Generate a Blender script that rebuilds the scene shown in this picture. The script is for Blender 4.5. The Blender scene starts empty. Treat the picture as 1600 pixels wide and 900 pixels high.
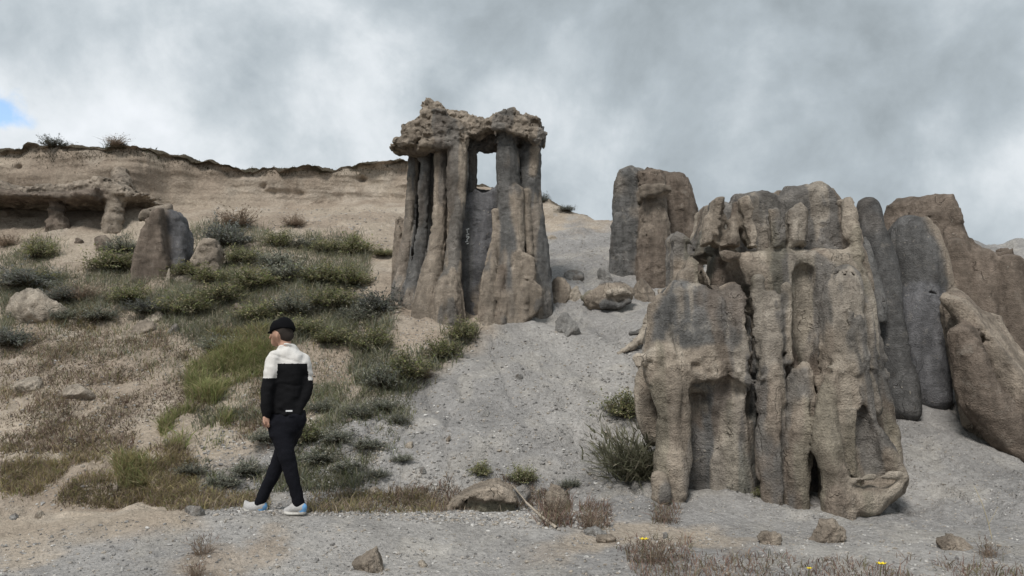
import bpy, math, random
import numpy as np
from mathutils import Vector, Matrix
from mathutils.bvhtree import BVHTree

random.seed(11)
RNG = np.random.default_rng(7)
SC = bpy.context.scene
COL = SC.collection
R = math.radians

# ------------------------------------------------------------------ camera
F = 1232.0                      # focal length in pixels of the 1600 px wide photograph
CAM = np.array([0.0, 0.0, 1.6])
PITCH = math.atan(110.0 / F)
cd = bpy.data.cameras.new('camera'); cam = bpy.data.objects.new('camera', cd); COL.objects.link(cam)
cam.location = CAM; cam.rotation_euler = (math.pi / 2 + PITCH, 0, 0)
cd.sensor_width = 36.0; cd.lens = 36.0 * F / 1600.0; cd.clip_start = 0.1; cd.clip_end = 2000
SC.camera = cam
CP, SP = math.cos(PITCH), math.sin(PITCH)

def raydir(px, py):
    u = (px - 800.0) / F; v = (450.0 - py) / F
    return np.array([u, CP - v * SP, SP + v * CP])

def at(px, py, Y):
    d = raydir(px, py)
    return CAM + d * (Y / d[1])

def project(P):
    q = P - CAM
    w = q[:, 1] * CP + q[:, 2] * SP
    w = np.maximum(w, 0.05)
    up = -q[:, 1] * SP + q[:, 2] * CP
    return 800 + F * q[:, 0] / w, 450 - F * up / w

# ------------------------------------------------------------------ world (overcast sky) and sun
SUN_EL, SUN_AZ = 52.0, 205.0     # the sun stands behind cloud, up behind the viewer's left shoulder
world = bpy.data.worlds.new('World'); SC.world = world; world.use_nodes = True
nt = world.node_tree; nt.nodes.clear()
def N(t, **kw):
    n = nt.nodes.new(t)
    for k, v in kw.items(): setattr(n, k, v)
    return n
def L(a, b): nt.links.new(a, b)
def M2(op, a, b=None, c=None, clamp=False):
    n = N('ShaderNodeMath', operation=op, use_clamp=clamp)
    for i, x in enumerate((a, b, c)):
        if x is None: continue
        if isinstance(x, (int, float)): n.inputs[i].default_value = x
        else: L(x, n.inputs[i])
    return n.outputs[0]
tc = N('ShaderNodeTexCoord')
sky = N('ShaderNodeTexSky', sky_type='NISHITA', sun_disc=False, sun_elevation=R(SUN_EL), sun_rotation=R(SUN_AZ))
nrm = N('ShaderNodeVectorMath', operation='NORMALIZE'); L(tc.outputs['Generated'], nrm.inputs[0])
wn = N('ShaderNodeTexNoise'); wn.inputs['Scale'].default_value = 4.0; wn.inputs['Detail'].default_value = 8; wn.inputs['Roughness'].default_value = .55
L(nrm.outputs[0], wn.inputs['Vector'])
ws = N('ShaderNodeVectorMath', operation='SUBTRACT'); L(wn.outputs['Color'], ws.inputs[0]); ws.inputs[1].default_value = (.5, .5, .5)
wm = N('ShaderNodeVectorMath', operation='SCALE'); L(ws.outputs[0], wm.inputs[0]); wm.inputs['Scale'].default_value = .32
wa = N('ShaderNodeVectorMath', operation='ADD'); L(nrm.outputs[0], wa.inputs[0]); L(wm.outputs[0], wa.inputs[1])
wdir = N('ShaderNodeVectorMath', operation='NORMALIZE'); L(wa.outputs[0], wdir.inputs[0])
sep = N('ShaderNodeSeparateXYZ'); L(nrm.outputs[0], sep.inputs[0])
zz = M2('ADD', M2('MAXIMUM', sep.outputs[2], 0.0), 0.45)
pv = N('ShaderNodeVectorMath', operation='DIVIDE'); L(nrm.outputs[0], pv.inputs[0])
cz = N('ShaderNodeCombineXYZ'); L(zz, cz.inputs[0]); L(zz, cz.inputs[1]); cz.inputs[2].default_value = 1
L(cz.outputs[0], pv.inputs[1])
n1 = N('ShaderNodeTexNoise'); n1.inputs['Scale'].default_value = 4.2; n1.inputs['Detail'].default_value = 8; n1.inputs['Roughness'].default_value = .56; n1.inputs['Distortion'].default_value = .25
L(nrm.outputs[0], n1.inputs['Vector'])
n2 = N('ShaderNodeTexNoise'); n2.inputs['Scale'].default_value = 12.0; n2.inputs['Detail'].default_value = 7; n2.inputs['Roughness'].default_value = .58; n2.inputs['Distortion'].default_value = .2
L(nrm.outputs[0], n2.inputs['Vector'])
val = M2('ADD', M2('MULTIPLY_ADD', n1.outputs['Fac'], 1.35, -.16), M2('MULTIPLY_ADD', n2.outputs['Fac'], 0.52, -.26))
def blob(px, py, rad, src=wdir):
    d = raydir(px, py); d = d / np.linalg.norm(d)
    dn = N('ShaderNodeVectorMath', operation='DOT_PRODUCT'); L(src.outputs[0], dn.inputs[0]); dn.inputs[1].default_value = tuple(d)
    mr = N('ShaderNodeMapRange', interpolation_type='SMOOTHSTEP')
    L(dn.outputs['Value'], mr.inputs['Value'])
    mr.inputs['From Min'].default_value = math.cos(rad / F); mr.inputs['From Max'].default_value = 1.0
    return mr.outputs[0]
# cloud masses of the view: brighter gaps and darker bellies
for px, py, rad, amp in [(150, 215, 300, .20), (600, 70, 190, .26), (540, 235, 190, .16), (430, 0, 260, -.22), (330, 150, 260, -.05),
                         (770, 110, 260, -.16), (1200, 40, 380, -.26), (1230, 130, 170, .10), (960, 170, 240, .06), (900, 260, 160, .12),
                         (1440, 270, 260, -.16), (1590, 370, 170, .12), (1560, 110, 190, .07), (120, 60, 380, .17), (300, 130, 260, .06)]:
    val = M2('MULTIPLY_ADD', blob(px, py, rad), amp, val)
ramp = N('ShaderNodeValToRGB'); L(val, ramp.inputs[0])
cr = ramp.color_ramp; cr.interpolation = 'LINEAR'
cr.elements[0].position = .18; cr.elements[0].color = (.33, .375, .405, 1)
cr.elements[1].position = .95; cr.elements[1].color = (.84, .875, .915, 1)
for p, c in ((.40, (.43, .485, .525)), (.58, (.555, .61, .65)), (.76, (.72, .765, .80))):
    e = cr.elements.new(p); e.color = (*c, 1)
cs = N('ShaderNodeVectorMath', operation='SCALE'); L(ramp.outputs[0], cs.inputs[0]); cs.inputs['Scale'].default_value = 5.3
hole = M2('MULTIPLY', blob(14, 208, 44), M2('MULTIPLY_ADD', n2.outputs['Fac'], 3.0, -.35), clamp=True)
hole = M2('MULTIPLY', hole, .9, clamp=True)
skb = N('ShaderNodeVectorMath', operation='MULTIPLY'); L(sky.outputs[0], skb.inputs[0]); skb.inputs[1].default_value = (1.05, 1.12, 1.15)
mx = N('ShaderNodeMix', data_type='RGBA'); L(hole, mx.inputs[0]); L(cs.outputs[0], mx.inputs[6]); L(skb.outputs[0], mx.inputs[7])
bg = N('ShaderNodeBackground'); bg.inputs['Strength'].default_value = 0.1; L(mx.outputs[2], bg.inputs['Color'])
wo = N('ShaderNodeOutputWorld'); L(bg.outputs[0], wo.inputs['Surface'])

sd = bpy.data.lights.new('sun', 'SUN'); sun = bpy.data.objects.new('sun', sd); COL.objects.link(sun)
sd.energy = 1.5; sd.angle = R(16); sd.color = (1.0, .965, .92)
az = R(SUN_AZ)
to_sun = Vector((math.sin(az) * math.cos(R(SUN_EL)), math.cos(az) * math.cos(R(SUN_EL)), math.sin(R(SUN_EL))))
sun.rotation_euler = to_sun.to_track_quat('Z', 'Y').to_euler()
vs = SC.view_settings; vs.view_transform = 'Standard'; vs.look = 'None'; vs.exposure = 1.0; vs.gamma = 1.0; vs.use_curve_mapping = False

# ------------------------------------------------------------------ numpy helpers
TAB = (RNG.random((32, 32, 32)) * 2 - 1).astype(np.float32)
TF = TAB.ravel()
def vnoise(p, s, off=0.0):
    q = p * np.asarray(s, np.float32) + np.float32(off)
    i = np.floor(q); f = q - i; f = f * f * f * (f * (f * 6 - 15) + 10)
    i = i.astype(np.int32) & 31; j = (i + 1) & 31
    ax, bx = i[:, 0] << 10, j[:, 0] << 10; ay, by = i[:, 1] << 5, j[:, 1] << 5; az, bz = i[:, 2], j[:, 2]
    x, y, z = f[:, 0], f[:, 1], f[:, 2]
    def e(y_, z_):
        k = y_ + z_; a = TF.take(ax + k); return a + x * (TF.take(bx + k) - a)
    c00 = e(ay, az); c10 = e(by, az); c0 = c00 + y * (c10 - c00); c01 = e(ay, bz); c11 = e(by, bz); c1 = c01 + y * (c11 - c01)
    return c0 + z * (c1 - c0)
def fbm(p, s, octv=4, gain=.5, off=0.0):
    s = np.asarray(s, np.float32) * np.ones(3, np.float32); r = np.zeros(len(p), np.float32); a = 1.0
    for o in range(octv):
        r += a * vnoise(p, s, off + o * 7.31); s = s * 2.03; a *= gain
    return r
def ridged(p, s, octv=3, off=0.0):
    s = np.asarray(s, np.float32) * np.ones(3, np.float32); r = np.zeros(len(p), np.float32); a = 1.0
    for o in range(octv):
        r += a * (1 - np.abs(vnoise(p, s, off + o * 5.7)) * 2); s = s * 2.1; a *= .5
    return r
JX, JY, JZ = (RNG.random((3, 32768)) * 1.0).astype(np.float32); JH = (RNG.random(32768) * 2 - 1).astype(np.float32)
def blocks(p, s, off=0, warp=.25):
    """Worley cells: one constant random height per cell (broken rock faces) and the gap F2-F1 (cracks)"""
    q = (p * np.asarray(s, np.float32) + np.float32(off * 3.17)).astype(np.float32)
    q = q + np.float32(warp * 1.3) * np.stack([vnoise(q, 1.7, o) for o in (1.1, 4.7, 8.3)], 1)
    c = np.floor(q).astype(np.int32); fr = q - c; f1 = np.full(len(q), 9., np.float32); f2 = f1.copy(); h = np.zeros(len(q), np.float32)
    ix = [((c[:, 0] + d) & 31) << 10 for d in (-1, 0, 1)]; iy = [((c[:, 1] + d) & 31) << 5 for d in (-1, 0, 1)]; iz = [(c[:, 2] + d) & 31 for d in (-1, 0, 1)]
    for dx in (-1, 0, 1):
        for dy in (-1, 0, 1):
            kxy = ix[dx + 1] + iy[dy + 1]
            for dz in (-1, 0, 1):
                k = kxy + iz[dz + 1]
                d = (JX.take(k) + dx - fr[:, 0]) ** 2 + (JY.take(k) + dy - fr[:, 1]) ** 2 + (JZ.take(k) + dz - fr[:, 2]) ** 2
                m = d < f1; np.minimum(f2, np.where(m, f1, d), out=f2); np.copyto(f1, d, where=m); np.copyto(h, JH.take(k), where=m)
    return h, np.sqrt(f2) - np.sqrt(f1)
def sstep(a, b, x):
    t = np.clip((x - a) / (b - a), 0, 1); return t * t * (3 - 2 * t)
def pchip(x, y, xq):
    x = np.asarray(x, float); y = np.asarray(y, float); h = np.diff(x); d = np.diff(y) / h
    m = np.zeros(len(x)); m[0] = d[0]; m[-1] = d[-1]
    for i in range(1, len(x) - 1):
        if d[i - 1] * d[i] > 0:
            w1 = 2 * h[i] + h[i - 1]; w2 = h[i] + 2 * h[i - 1]
            m[i] = (w1 + w2) / (w1 / d[i - 1] + w2 / d[i])
    k = np.clip(np.searchsorted(x, xq, side='right') - 1, 0, len(x) - 2)
    t = (xq - x[k]) / h[k]
    return ((2*t**3 - 3*t**2 + 1) * y[k] + (t**3 - 2*t**2 + t) * h[k] * m[k] + (-2*t**3 + 3*t**2) * y[k+1] + (t**3 - t**2) * h[k] * m[k+1])
def poly_sd(X, Z, P):
    """signed distance of points to polygon P (n,2), negative inside"""
    P = np.asarray(P, np.float32); d = np.full(X.shape, 1e9, np.float32); ins = np.zeros(X.shape, bool)
    for i in range(len(P)):
        a, b = P[i], P[(i + 1) % len(P)]; e = b - a
        wx, wz = X - a[0], Z - a[1]
        t = np.clip((wx * e[0] + wz * e[1]) / max(float(e @ e), 1e-9), 0, 1)
        d = np.minimum(d, (wx - e[0] * t) ** 2 + (wz - e[1] * t) ** 2)
        c = (a[1] > Z) != (b[1] > Z)
        with np.errstate(divide='ignore', invalid='ignore'):
            ins ^= c & (X < (b[0] - a[0]) * (Z - a[1]) / (b[1] - a[1] + 1e-12) + a[0])
    d = np.sqrt(d); return np.where(ins, -d, d)

def mk_mesh(name, v, quads=None, tris=None, col=None, smooth=True, mats=None):
    v = np.asarray(v, np.float32); me = bpy.data.meshes.new(name)
    me.vertices.add(len(v)); me.vertices.foreach_set('co', v.ravel())
    parts, starts, off = [], [], 0
    for f, n in ((quads, 4), (tris, 3)):
        if f is None or len(f) == 0: continue
        f = np.asarray(f, np.int32); parts.append(f.ravel()); starts.append(off + np.arange(len(f)) * n); off += f.size
    li = np.concatenate(parts); st = np.concatenate(starts).astype(np.int32)
    me.loops.add(len(li)); me.loops.foreach_set('vertex_index', li)
    me.polygons.add(len(st)); me.polygons.foreach_set('loop_start', st)
    me.polygons.foreach_set('use_smooth', np.full(len(st), smooth))
    me.update(calc_edges=True)
    if col is not None:
        ca = me.color_attributes.new('Col', 'FLOAT_COLOR', 'POINT')
        c4 = np.ones((len(v), 4), np.float32); c4[:, :3] = col; ca.data.foreach_set('color', c4.ravel())
    if mats: me.materials.append(mats)
    return me
def link(name, me, parent=None):
    o = bpy.data.objects.new(name, me); COL.objects.link(o)
    if parent is not None:
        o.parent = parent
    return o
def tag(o, label=None, cat=None, group=None, kind=None):
    for k, v in (('label', label), ('category', cat), ('group', group), ('kind', kind)):
        if v: o[k] = v
    return o
def empty(name, loc):
    o = bpy.data.objects.new(name, None); COL.objects.link(o); o.location = tuple(loc); o.empty_display_size = .1
    return o
def part(name, me, root):
    """mesh built in world coordinates, hung under its thing"""
    o = link(name, me, root); o.matrix_parent_inverse = Matrix.Translation(-Vector(root.location)); return o

# ------------------------------------------------------------------ materials
def new_mat(name):
    m = bpy.data.materials.new(name); m.use_nodes = True; t = m.node_tree; t.nodes.clear(); return m, t
class MT:
    def __init__(s, name): s.m, s.t = new_mat(name)
    def n(s, ty, ins=None, **kw):
        x = s.t.nodes.new(ty)
        for k, v in kw.items(): setattr(x, k, v)
        for k, v in (ins or {}).items():
            if hasattr(v, 'links') or hasattr(v, 'is_linked'): s.t.links.new(v, x.inputs[k])
            else: x.inputs[k].default_value = v
        return x
    def noise(s, vec, scale, detail=5, rough=.55, dist=0):
        return s.n('ShaderNodeTexNoise', {'Vector': vec, 'Scale': scale, 'Detail': detail, 'Roughness': rough, 'Distortion': dist}).outputs['Fac']
    def mr(s, v, a, b, c, d): return s.n('ShaderNodeMapRange', {'Value': v, 'From Min': a, 'From Max': b, 'To Min': c, 'To Max': d}).outputs[0]
    def mul(s, a, b, op='MULTIPLY'): return s.n('ShaderNodeMath', {0: a, 1: b}, operation=op).outputs[0]
    def mix(s, f, a, b, bt='MIX'):
        return s.n('ShaderNodeMix', {0: f, 6: a, 7: b}, data_type='RGBA', blend_type=bt).outputs[2]
    def scalev(s, vec, sc): return s.n('ShaderNodeVectorMath', {0: vec, 1: sc}, operation='MULTIPLY').outputs[0]
    def out(s, col, rough=.9, normal=None, spec=.2, transl=0):
        ins = {'Base Color': col, 'Roughness': rough, 'Specular IOR Level': spec}
        p = s.n('ShaderNodeBsdfPrincipled', ins)
        if normal is not None: s.t.links.new(normal, p.inputs['Normal'])
        sh = p.outputs[0]
        if transl:
            tr = s.n('ShaderNodeBsdfTranslucent', {'Color': col})
            sh = s.n('ShaderNodeMixShader', {0: transl, 1: sh, 2: tr.outputs[0]}).outputs[0]
        o = s.n('ShaderNodeOutputMaterial'); s.t.links.new(sh, o.inputs[0]); return s.m

def ground_mat():
    a = MT('loose ground'); co = a.n('ShaderNodeTexCoord').outputs['Object']; c = a.n('ShaderNodeVertexColor', layer_name='Col').outputs[0]
    n1 = a.noise(co, 1.7, 4, .6); n2 = a.noise(co, 14, 4, .65); n3 = a.noise(co, 75, 3, .7)
    v = a.n('ShaderNodeTexVoronoi', {'Vector': co, 'Scale': 34.0}, feature='F1')
    v2 = a.n('ShaderNodeTexVoronoi', {'Vector': co, 'Scale': 85.0}, feature='F1')
    k = a.mul(a.mul(a.mr(n1, .3, .7, .86, 1.12), a.mr(n2, .3, .7, .85, 1.14)), a.mr(n3, .3, .7, .86, 1.12))
    sp = a.n('ShaderNodeSeparateColor', {0: v.outputs['Color']}).outputs[0]
    k = a.mul(k, a.mr(sp, 0, 1, .88, 1.12))
    kk = a.n('ShaderNodeCombineXYZ', {0: k, 1: k, 2: k}).outputs[0]
    col = a.mix(1.0, c, kk, 'MULTIPLY')
    peb = a.mr(v2.outputs['Distance'], .05, .28, 1, 0)
    h = a.mul(a.mul(n2, .06), a.mul(n3, .018), 'ADD')
    h = a.mul(h, a.mul(a.mr(v.outputs['Distance'], .0, .5, 1, 0), .010), 'ADD')
    h = a.mul(h, a.mul(peb, .004), 'ADD')
    b = a.n('ShaderNodeBump', {'Height': h, 'Strength': .9, 'Distance': 1.0}).outputs[0]
    return a.out(col, .95, b, .1)
def rock_mat(name, strata=.012, lump=.03, stain=.4, crust=.45):
    a = MT(name); co = a.n('ShaderNodeTexCoord').outputs['Object']; c = a.n('ShaderNodeVertexColor', layer_name='Col').outputs[0]
    n1 = a.noise(co, 2.3, 4, .6, .4); n2 = a.noise(co, 11, 4, .65); n3 = a.noise(co, 55, 3, .7)
    cz = a.scalev(co, (2.2, 2.2, 26.0)); ns = a.noise(cz, 1.0, 3, .6)
    cv = a.scalev(co, (7.0, 7.0, 1.1)); nv = a.noise(cv, 1.0, 3, .6)
    k = a.mul(a.mul(a.mr(n1, .3, .7, .62, 1.36), a.mr(n2, .3, .7, .78, 1.22)), a.mr(n3, .3, .7, .8, 1.18))
    k = a.mul(k, a.mr(ns, .3, .7, .95, 1.05)); k = a.mul(k, a.mr(nv, .3, .7, .74, 1.24))
    kk = a.n('ShaderNodeCombineXYZ', {0: k, 1: k, 2: k}).outputs[0]
    col = a.mix(1.0, c, kk, 'MULTIPLY')
    st = a.mr(a.noise(a.scalev(co, (1.6, 1.6, .9)), 1.6, 5, .65, .5), .55, .70, 0, stain)
    col = a.mix(st, col, (.13, .103, .083, 1))
    pl = a.mr(a.noise(co, 5.0, 6, .7, .3), .58, .72, 0, crust)
    col = a.mix(pl, col, (.37, .335, .285, 1))
    h = a.mul(a.mul(n2, lump * 1.8), a.mul(n3, .03), 'ADD')
    h = a.mul(h, a.mul(ns, strata * 1.0), 'ADD'); h = a.mul(h, a.mul(nv, .04), 'ADD')
    # thin broken cracks and embedded pebbles
    wv = a.n('ShaderNodeTexNoise', {'Vector': co, 'Scale': 3.0, 'Detail': 3.0}).outputs['Color']
    cw = a.n('ShaderNodeVectorMath', {0: wv, 1: (.5, .5, .5), 2: co}, operation='MULTIPLY_ADD').outputs[0]
    ce = a.n('ShaderNodeTexVoronoi', {'Vector': a.scalev(cw, (2.2, 2.2, .55)), 'Scale': 1.3}, feature='DISTANCE_TO_EDGE').outputs['Distance']
    cm = a.mul(a.mr(ce, .0, .012, 1, 0), a.mr(n1, .53, .60, 0, 1))
    col = a.mix(a.mul(cm, .25), col, (.09, .075, .062, 1))
    pv = a.n('ShaderNodeTexVoronoi', {'Vector': cw, 'Scale': 13.0}, feature='F1')
    pc = a.n('ShaderNodeSeparateColor', {0: pv.outputs['Color']}).outputs[0]
    pm = a.mul(a.mul(a.mr(pv.outputs['Distance'], .16, .24, 1, 0), a.mr(pc, .72, .76, 0, 1)), a.mr(n1, .48, .6, 0, 1))
    col = a.mix(a.mul(pm, .6), col, (.42, .38, .32, 1))
    h = a.mul(h, a.mul(cm, -.03), 'ADD'); h = a.mul(h, a.mul(pm, .012), 'ADD')
    b = a.n('ShaderNodeBump', {'Height': h, 'Strength': .95, 'Distance': 1.0}).outputs[0]
    return a.out(col, .93, b, .12)
def leaf_mat(name):
    a = MT(name); c = a.n('ShaderNodeVertexColor', layer_name='Col').outputs[0]
    inf = a.n('ShaderNodeObjectInfo').outputs['Random']
    k = a.mr(inf, 0, 1, .85, 1.2); kk = a.n('ShaderNodeCombineXYZ', {0: k, 1: k, 2: k}).outputs[0]
    return a.out(a.mix(1.0, c, kk, 'MULTIPLY'), .8, None, .15, .4)
def plain_mat(name, col, rough=.8, sc=60, amp=.2, bump=.002, spec=.2):
    a = MT(name); co = a.n('ShaderNodeTexCoord').outputs['Object']; n = a.noise(co, sc, 5, .6)
    k = a.mr(n, .3, .7, 1 - amp, 1 + amp); kk = a.n('ShaderNodeCombineXYZ', {0: k, 1: k, 2: k}).outputs[0]
    c = a.mix(1.0, (*col, 1), kk, 'MULTIPLY')
    b = a.n('ShaderNodeBump', {'Height': a.mul(n, bump), 'Strength': 1.0, 'Distance': 1.0}).outputs[0]
    return a.out(c, rough, b, spec)
GROUND = ground_mat(); ROCK = rock_mat('weathered tuff'); ROCK2 = rock_mat('bedded tuff', .008, .018, .15, .25); LEAF = leaf_mat('dry leaves')

# ------------------------------------------------------------------ ground: one sheet from behind the viewer over the slopes and the cliff to the far side
COLS = {
 -900: [(905,5.8),(870,7.2),(841,8.0),(740,9.1),(640,10.6),(540,12.6),(450,15.2),(360,18.2),(310,19.3),(262,20.2)],
 -300: [(902,5.8),(850,7.1),(823,7.8),(712,9.1),(612,10.6),(508,12.7),(425,15.5),(352,18.5),(318,19.5),(240,20.4)],
 0:   [(900,5.8),(830,7.0),(806,7.7),(700,9.0),(605,10.6),(500,12.8),(418,15.6),(345,18.3),(304,19.9),(233,20.4)],
 60:  [(900,5.8),(822,7.0),(803,7.7),(698,9.0),(604,10.6),(500,12.8),(418,15.5),(346,18.2),(304,19.8),(226,20.3)],
 130: [(900,5.8),(812,7.1),(796,7.7),(696,9.0),(602,10.6),(500,12.8),(419,15.4),(348,18.1),(304,19.6),(236,20.1)],
 190: [(900,5.8),(806,7.1),(791,7.7),(695,9.0),(600,10.6),(500,12.8),(420,15.3),(350,18.0),(300,19.4),(227,19.8)],
 250: [(900,5.8),(803,7.1),(789,7.7),(694,9.0),(598,10.6),(498,12.8),(415,15.4),(348,18.2),(318,20.1),(240,20.5)],
 400: [(900,5.8),(801,7.2),(786,7.8),(690,9.0),(590,10.6),(490,12.9),(400,15.8),(345,18.6),(317,20.85),(265,21.2)],
 560: [(900,5.8),(801,7.2),(786,7.8),(680,9.1),(585,10.7),(490,12.8),(400,15.8),(340,18.8),(311,21.25),(263,21.6)],
 650: [(900,5.8),(801,7.2),(789,7.8),(680,9.1),(590,10.6),(498,12.6),(430,14.9),(355,18.2),(306,21.6),(254,22.0)],
 745: [(900,5.8),(802,7.2),(791,7.8),(685,9.0),(600,10.5),(512,12.35),(450,14.2),(370,17.5),(322,20.),(285,22.0)],
 800: [(900,5.8),(803,7.2),(793,7.8),(685,9.0),(592,10.7),(503,12.6),(442,14.3),(370,17.3),(335,19.5),(303,21.0)],
 860: [(900,5.7),(806,7.15),(795,7.8),(688,9.0),(588,10.8),(490,13.0),(432,14.6),(372,17.2),(342,18.9),(319,20.0)],
 950: [(900,5.7),(832,6.9),(785,7.8),(690,9.1),(590,10.8),(490,12.9),(432,14.5),(386,16.2),(362,17.6),(344,18.8)],
 1100: [(900,5.7),(840,6.8),(762,8.25),(695,9.3),(590,10.9),(490,12.9),(440,14.3),(395,16),(370,17.5),(352,18.8)],
 1300: [(900,5.7),(842,6.7),(800,7.55),(720,9.0),(600,10.8),(500,12.8),(440,14.4),(400,16),(375,17.5),(360,18.8)],
 1420: [(900,5.7),(846,6.6),(790,7.7),(690,9.2),(615,10.4),(520,12.4),(450,14.2),(410,16),(385,17.5),(370,18.8)],
 1500: [(900,5.7),(848,6.55),(788,7.7),(700,9.0),(625,10.3),(530,12.3),(460,14.1),(420,15.9),(392,17.4),(378,18.8)],
 1600: [(900,5.7),(850,6.5),(790,7.5),(735,8.6),(640,10.3),(540,12.2),(470,14),(430,15.8),(400,17.3),(385,18.8)],
 1900: [(900,5.7),(855,6.5),(795,7.5),(735,8.7),(650,10.3),(550,12.2),(480,14),(435,15.8),(405,17.3),(390,18.8)],
 2600: [(905,5.7),(860,6.5),(805,7.5),(745,8.7),(660,10.3),(560,12.2),(490,14),(445,15.8),(415,17.3),(400,18.8)],
}
def build_ground():
    pxs = sorted(COLS); s_of = lambda px: (px - 800.0) / F
    K = 15; SY = np.zeros((len(pxs), K)); SZ = np.zeros((len(pxs), K))
    for i, px in enumerate(pxs):
        SY[i, 0], SZ[i, 0] = -40, -.45; SY[i, 1], SZ[i, 1] = 3.0, -.12
        for j, (py, Y) in enumerate(COLS[px]):
            p = at(min(max(px, 0), 1600), py, Y); SY[i, j + 2] = Y; SZ[i, j + 2] = p[2]
        ze = SZ[i, 11]; SY[i, 12:] = (24.5, 70, 600); SZ[i, 12:] = (ze + .15, ze - 1.5, ze - 22)
    sx = np.array([s_of(p) for p in pxs])
    lanes = np.concatenate([np.linspace(-8, -1.4, 16)[:-1], np.linspace(-1.4, -.69, 40)[:-1], np.linspace(-.69, .69, 520), np.linspace(.69, 1.5, 40)[1:], np.linspace(1.5, 8, 16)[1:]])
    lq = np.clip(lanes, sx[0], sx[-1])
    GY = np.stack([pchip(sx, SY[:, k], lq) for k in range(K)], 1); GZ = np.stack([pchip(sx, SZ[:, k], lq) for k in range(K)], 1)
    sub = [8, 26, 34, 34, 34, 42, 42, 40, 40, 34, 44, 20, 8, 6]
    t = np.concatenate([k + np.arange(n) / n for k, n in enumerate(sub)] + [[K - 1]])
    idx = np.arange(K, dtype=float)
    Yv = np.zeros((len(lanes), len(t))); Zv = np.zeros_like(Yv)
    # knots softened a little so the profile does not show the stations
    for i in range(len(lanes)):
        Yv[i] = pchip(idx, GY[i], t); Zv[i] = pchip(idx, GZ[i], t)
    T = np.broadcast_to(t, Yv.shape)
    Sg = np.broadcast_to(lanes[:, None], Yv.shape)
    Yc = np.where(Yv > 4, Yv, 4 + .0 * Yv)
    X = Sg * Yc
    P = np.stack([X, Yv, Zv], -1).reshape(-1, 3).astype(np.float32); tt = T.reshape(-1); ss = Sg.reshape(-1)
    near = (P[:, 1] > 1) & (P[:, 1] < 60) & (np.abs(ss) < 1.5)
    w = np.where(near, 1.0, .4)
    rough = np.where(tt < 3.6, .35, 1.0)
    flat = P * np.array([1, 1, 0], np.float32)
    dz = rough * (.07 * fbm(flat, .8, 3) + .035 * fbm(flat, 2.6, 4, .55) + .012 * fbm(flat, 11, 3, .6))
    px, py = project(P.astype(float))
    nz = 14 * fbm(P, .9, 4) + 10 * fbm(P, 3.5, 3)
    nzx = 14 * fbm(P, 1.0, 4, off=3.3)
    greyP = [(-400, 1200), (-400, 850), (20, 850), (150, 828), (310, 815), (300, 748), (400, 700), (500, 655), (590, 622), (668, 585), (712, 553), (765, 512), (790, 380), (850, 352), (905, 345),
             (960, 352), (1200, 330), (2600, 320), (2600, 1200)]
    g = sstep(24, -24, poly_sd(px + nzx, py + nz, greyP))
    # reddish tan patches lying on the grey foreground
    for (cx, cy, rx, ry) in [(1010, 850, 190, 26), (410, 862, 46, 30), (40, 856, 80, 24), (860, 338, 70, 12), (330, 890, 70, 30)]:
        g = g * (1 - .85 * sstep(1.25, .55, np.hypot((px + nzx * 2 - cx) / rx, (py + nz * 1.2 - cy) / ry)))
    dz += (1 - g) * np.where(tt > 3.4, 1, .3) * np.where(tt < 9, 1, .4) * .035 * ridged(flat, 1.9, 3)
    dz += g * (tt > 3.2) * .02 * fbm(np.stack([flat[:, 0] * .4 + flat[:, 1] * .25, flat[:, 1] * .1, flat[:, 2]], 1), 6.0, 3)
    rl = np.abs(vnoise(np.stack([flat[:, 0] * 2.2 + .35 * fbm(flat, 1.1, 3), flat[:, 1] * .35, flat[:, 2]], 1).astype(np.float32), 1.0, 2.0)); dz -= g * (tt > 4) * .05 * np.maximum(0, 1 - rl * 7)
    P[:, 2] += (w * dz).astype(np.float32)
    # steep face: rills, bedding and pits pushed into the slope
    cw = sstep(9.0, 9.8, tt) * sstep(11.35, 10.9, tt) * near * sstep(.16, 0.0, ss)
    dy = .18 * fbm(P, (.55, .55, .9), 3) + .07 * fbm(P, (3.2, 3.2, .6), 3) + .05 * fbm(P, (.7, .7, 5.0), 3)
    P[:, 1] += (cw * dy).astype(np.float32)
    for (hx, hy, hr, dep) in [(563, 281, 7, .30), (28, 258, 5, .2), (412, 292, 5, .15), (352, 270, 5, .1), (470, 300, 6, .12)]:
        e = np.exp(-((px - hx) ** 2 + ((py - hy) * 1.3) ** 2) / hr ** 2) * (tt > 8.5) * (tt < 11.2); P[:, 1] += (dep * e).astype(np.float32)
    ov = sstep(10.86, 10.95, tt) * sstep(11.12, 11.02, tt) * near * sstep(.1, -.05, ss); P[:, 1] -= (.16 * ov * (1 + .8 * fbm(P, 1.5, 3))).astype(np.float32)
    lip = sstep(10.75, 10.95, tt) * (np.abs(ss) < 2)
    P[:, 2] += (lip * (tt < 12.5) * .09 * fbm(P, 2.4, 3)).astype(np.float32)
    # soil colours
    tan = np.array([.40, .337, .268]); tan2 = np.array([.32, .262, .207]); pale = np.array([.48, .42, .35]); grey = np.array([.37, .352, .33]); slate = np.array([.30, .288, .276])
    a = sstep(-.5, .6, fbm(P, .7, 4, off=9.1))[:, None]; b = sstep(.1, .9, fbm(P, 1.6, 4, off=2.2))[:, None]
    soil = tan * a + tan2 * (1 - a); soil = soil * (1 - .5 * b) + pale * .5 * b
    bed = sstep(-.2, .7, fbm(P, (.35, .35, 3.2), 4, off=5.0))[:, None] * cw[:, None]
    soil = soil * (1 - .45 * bed) + tan2 * .95 * .45 * bed
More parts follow.
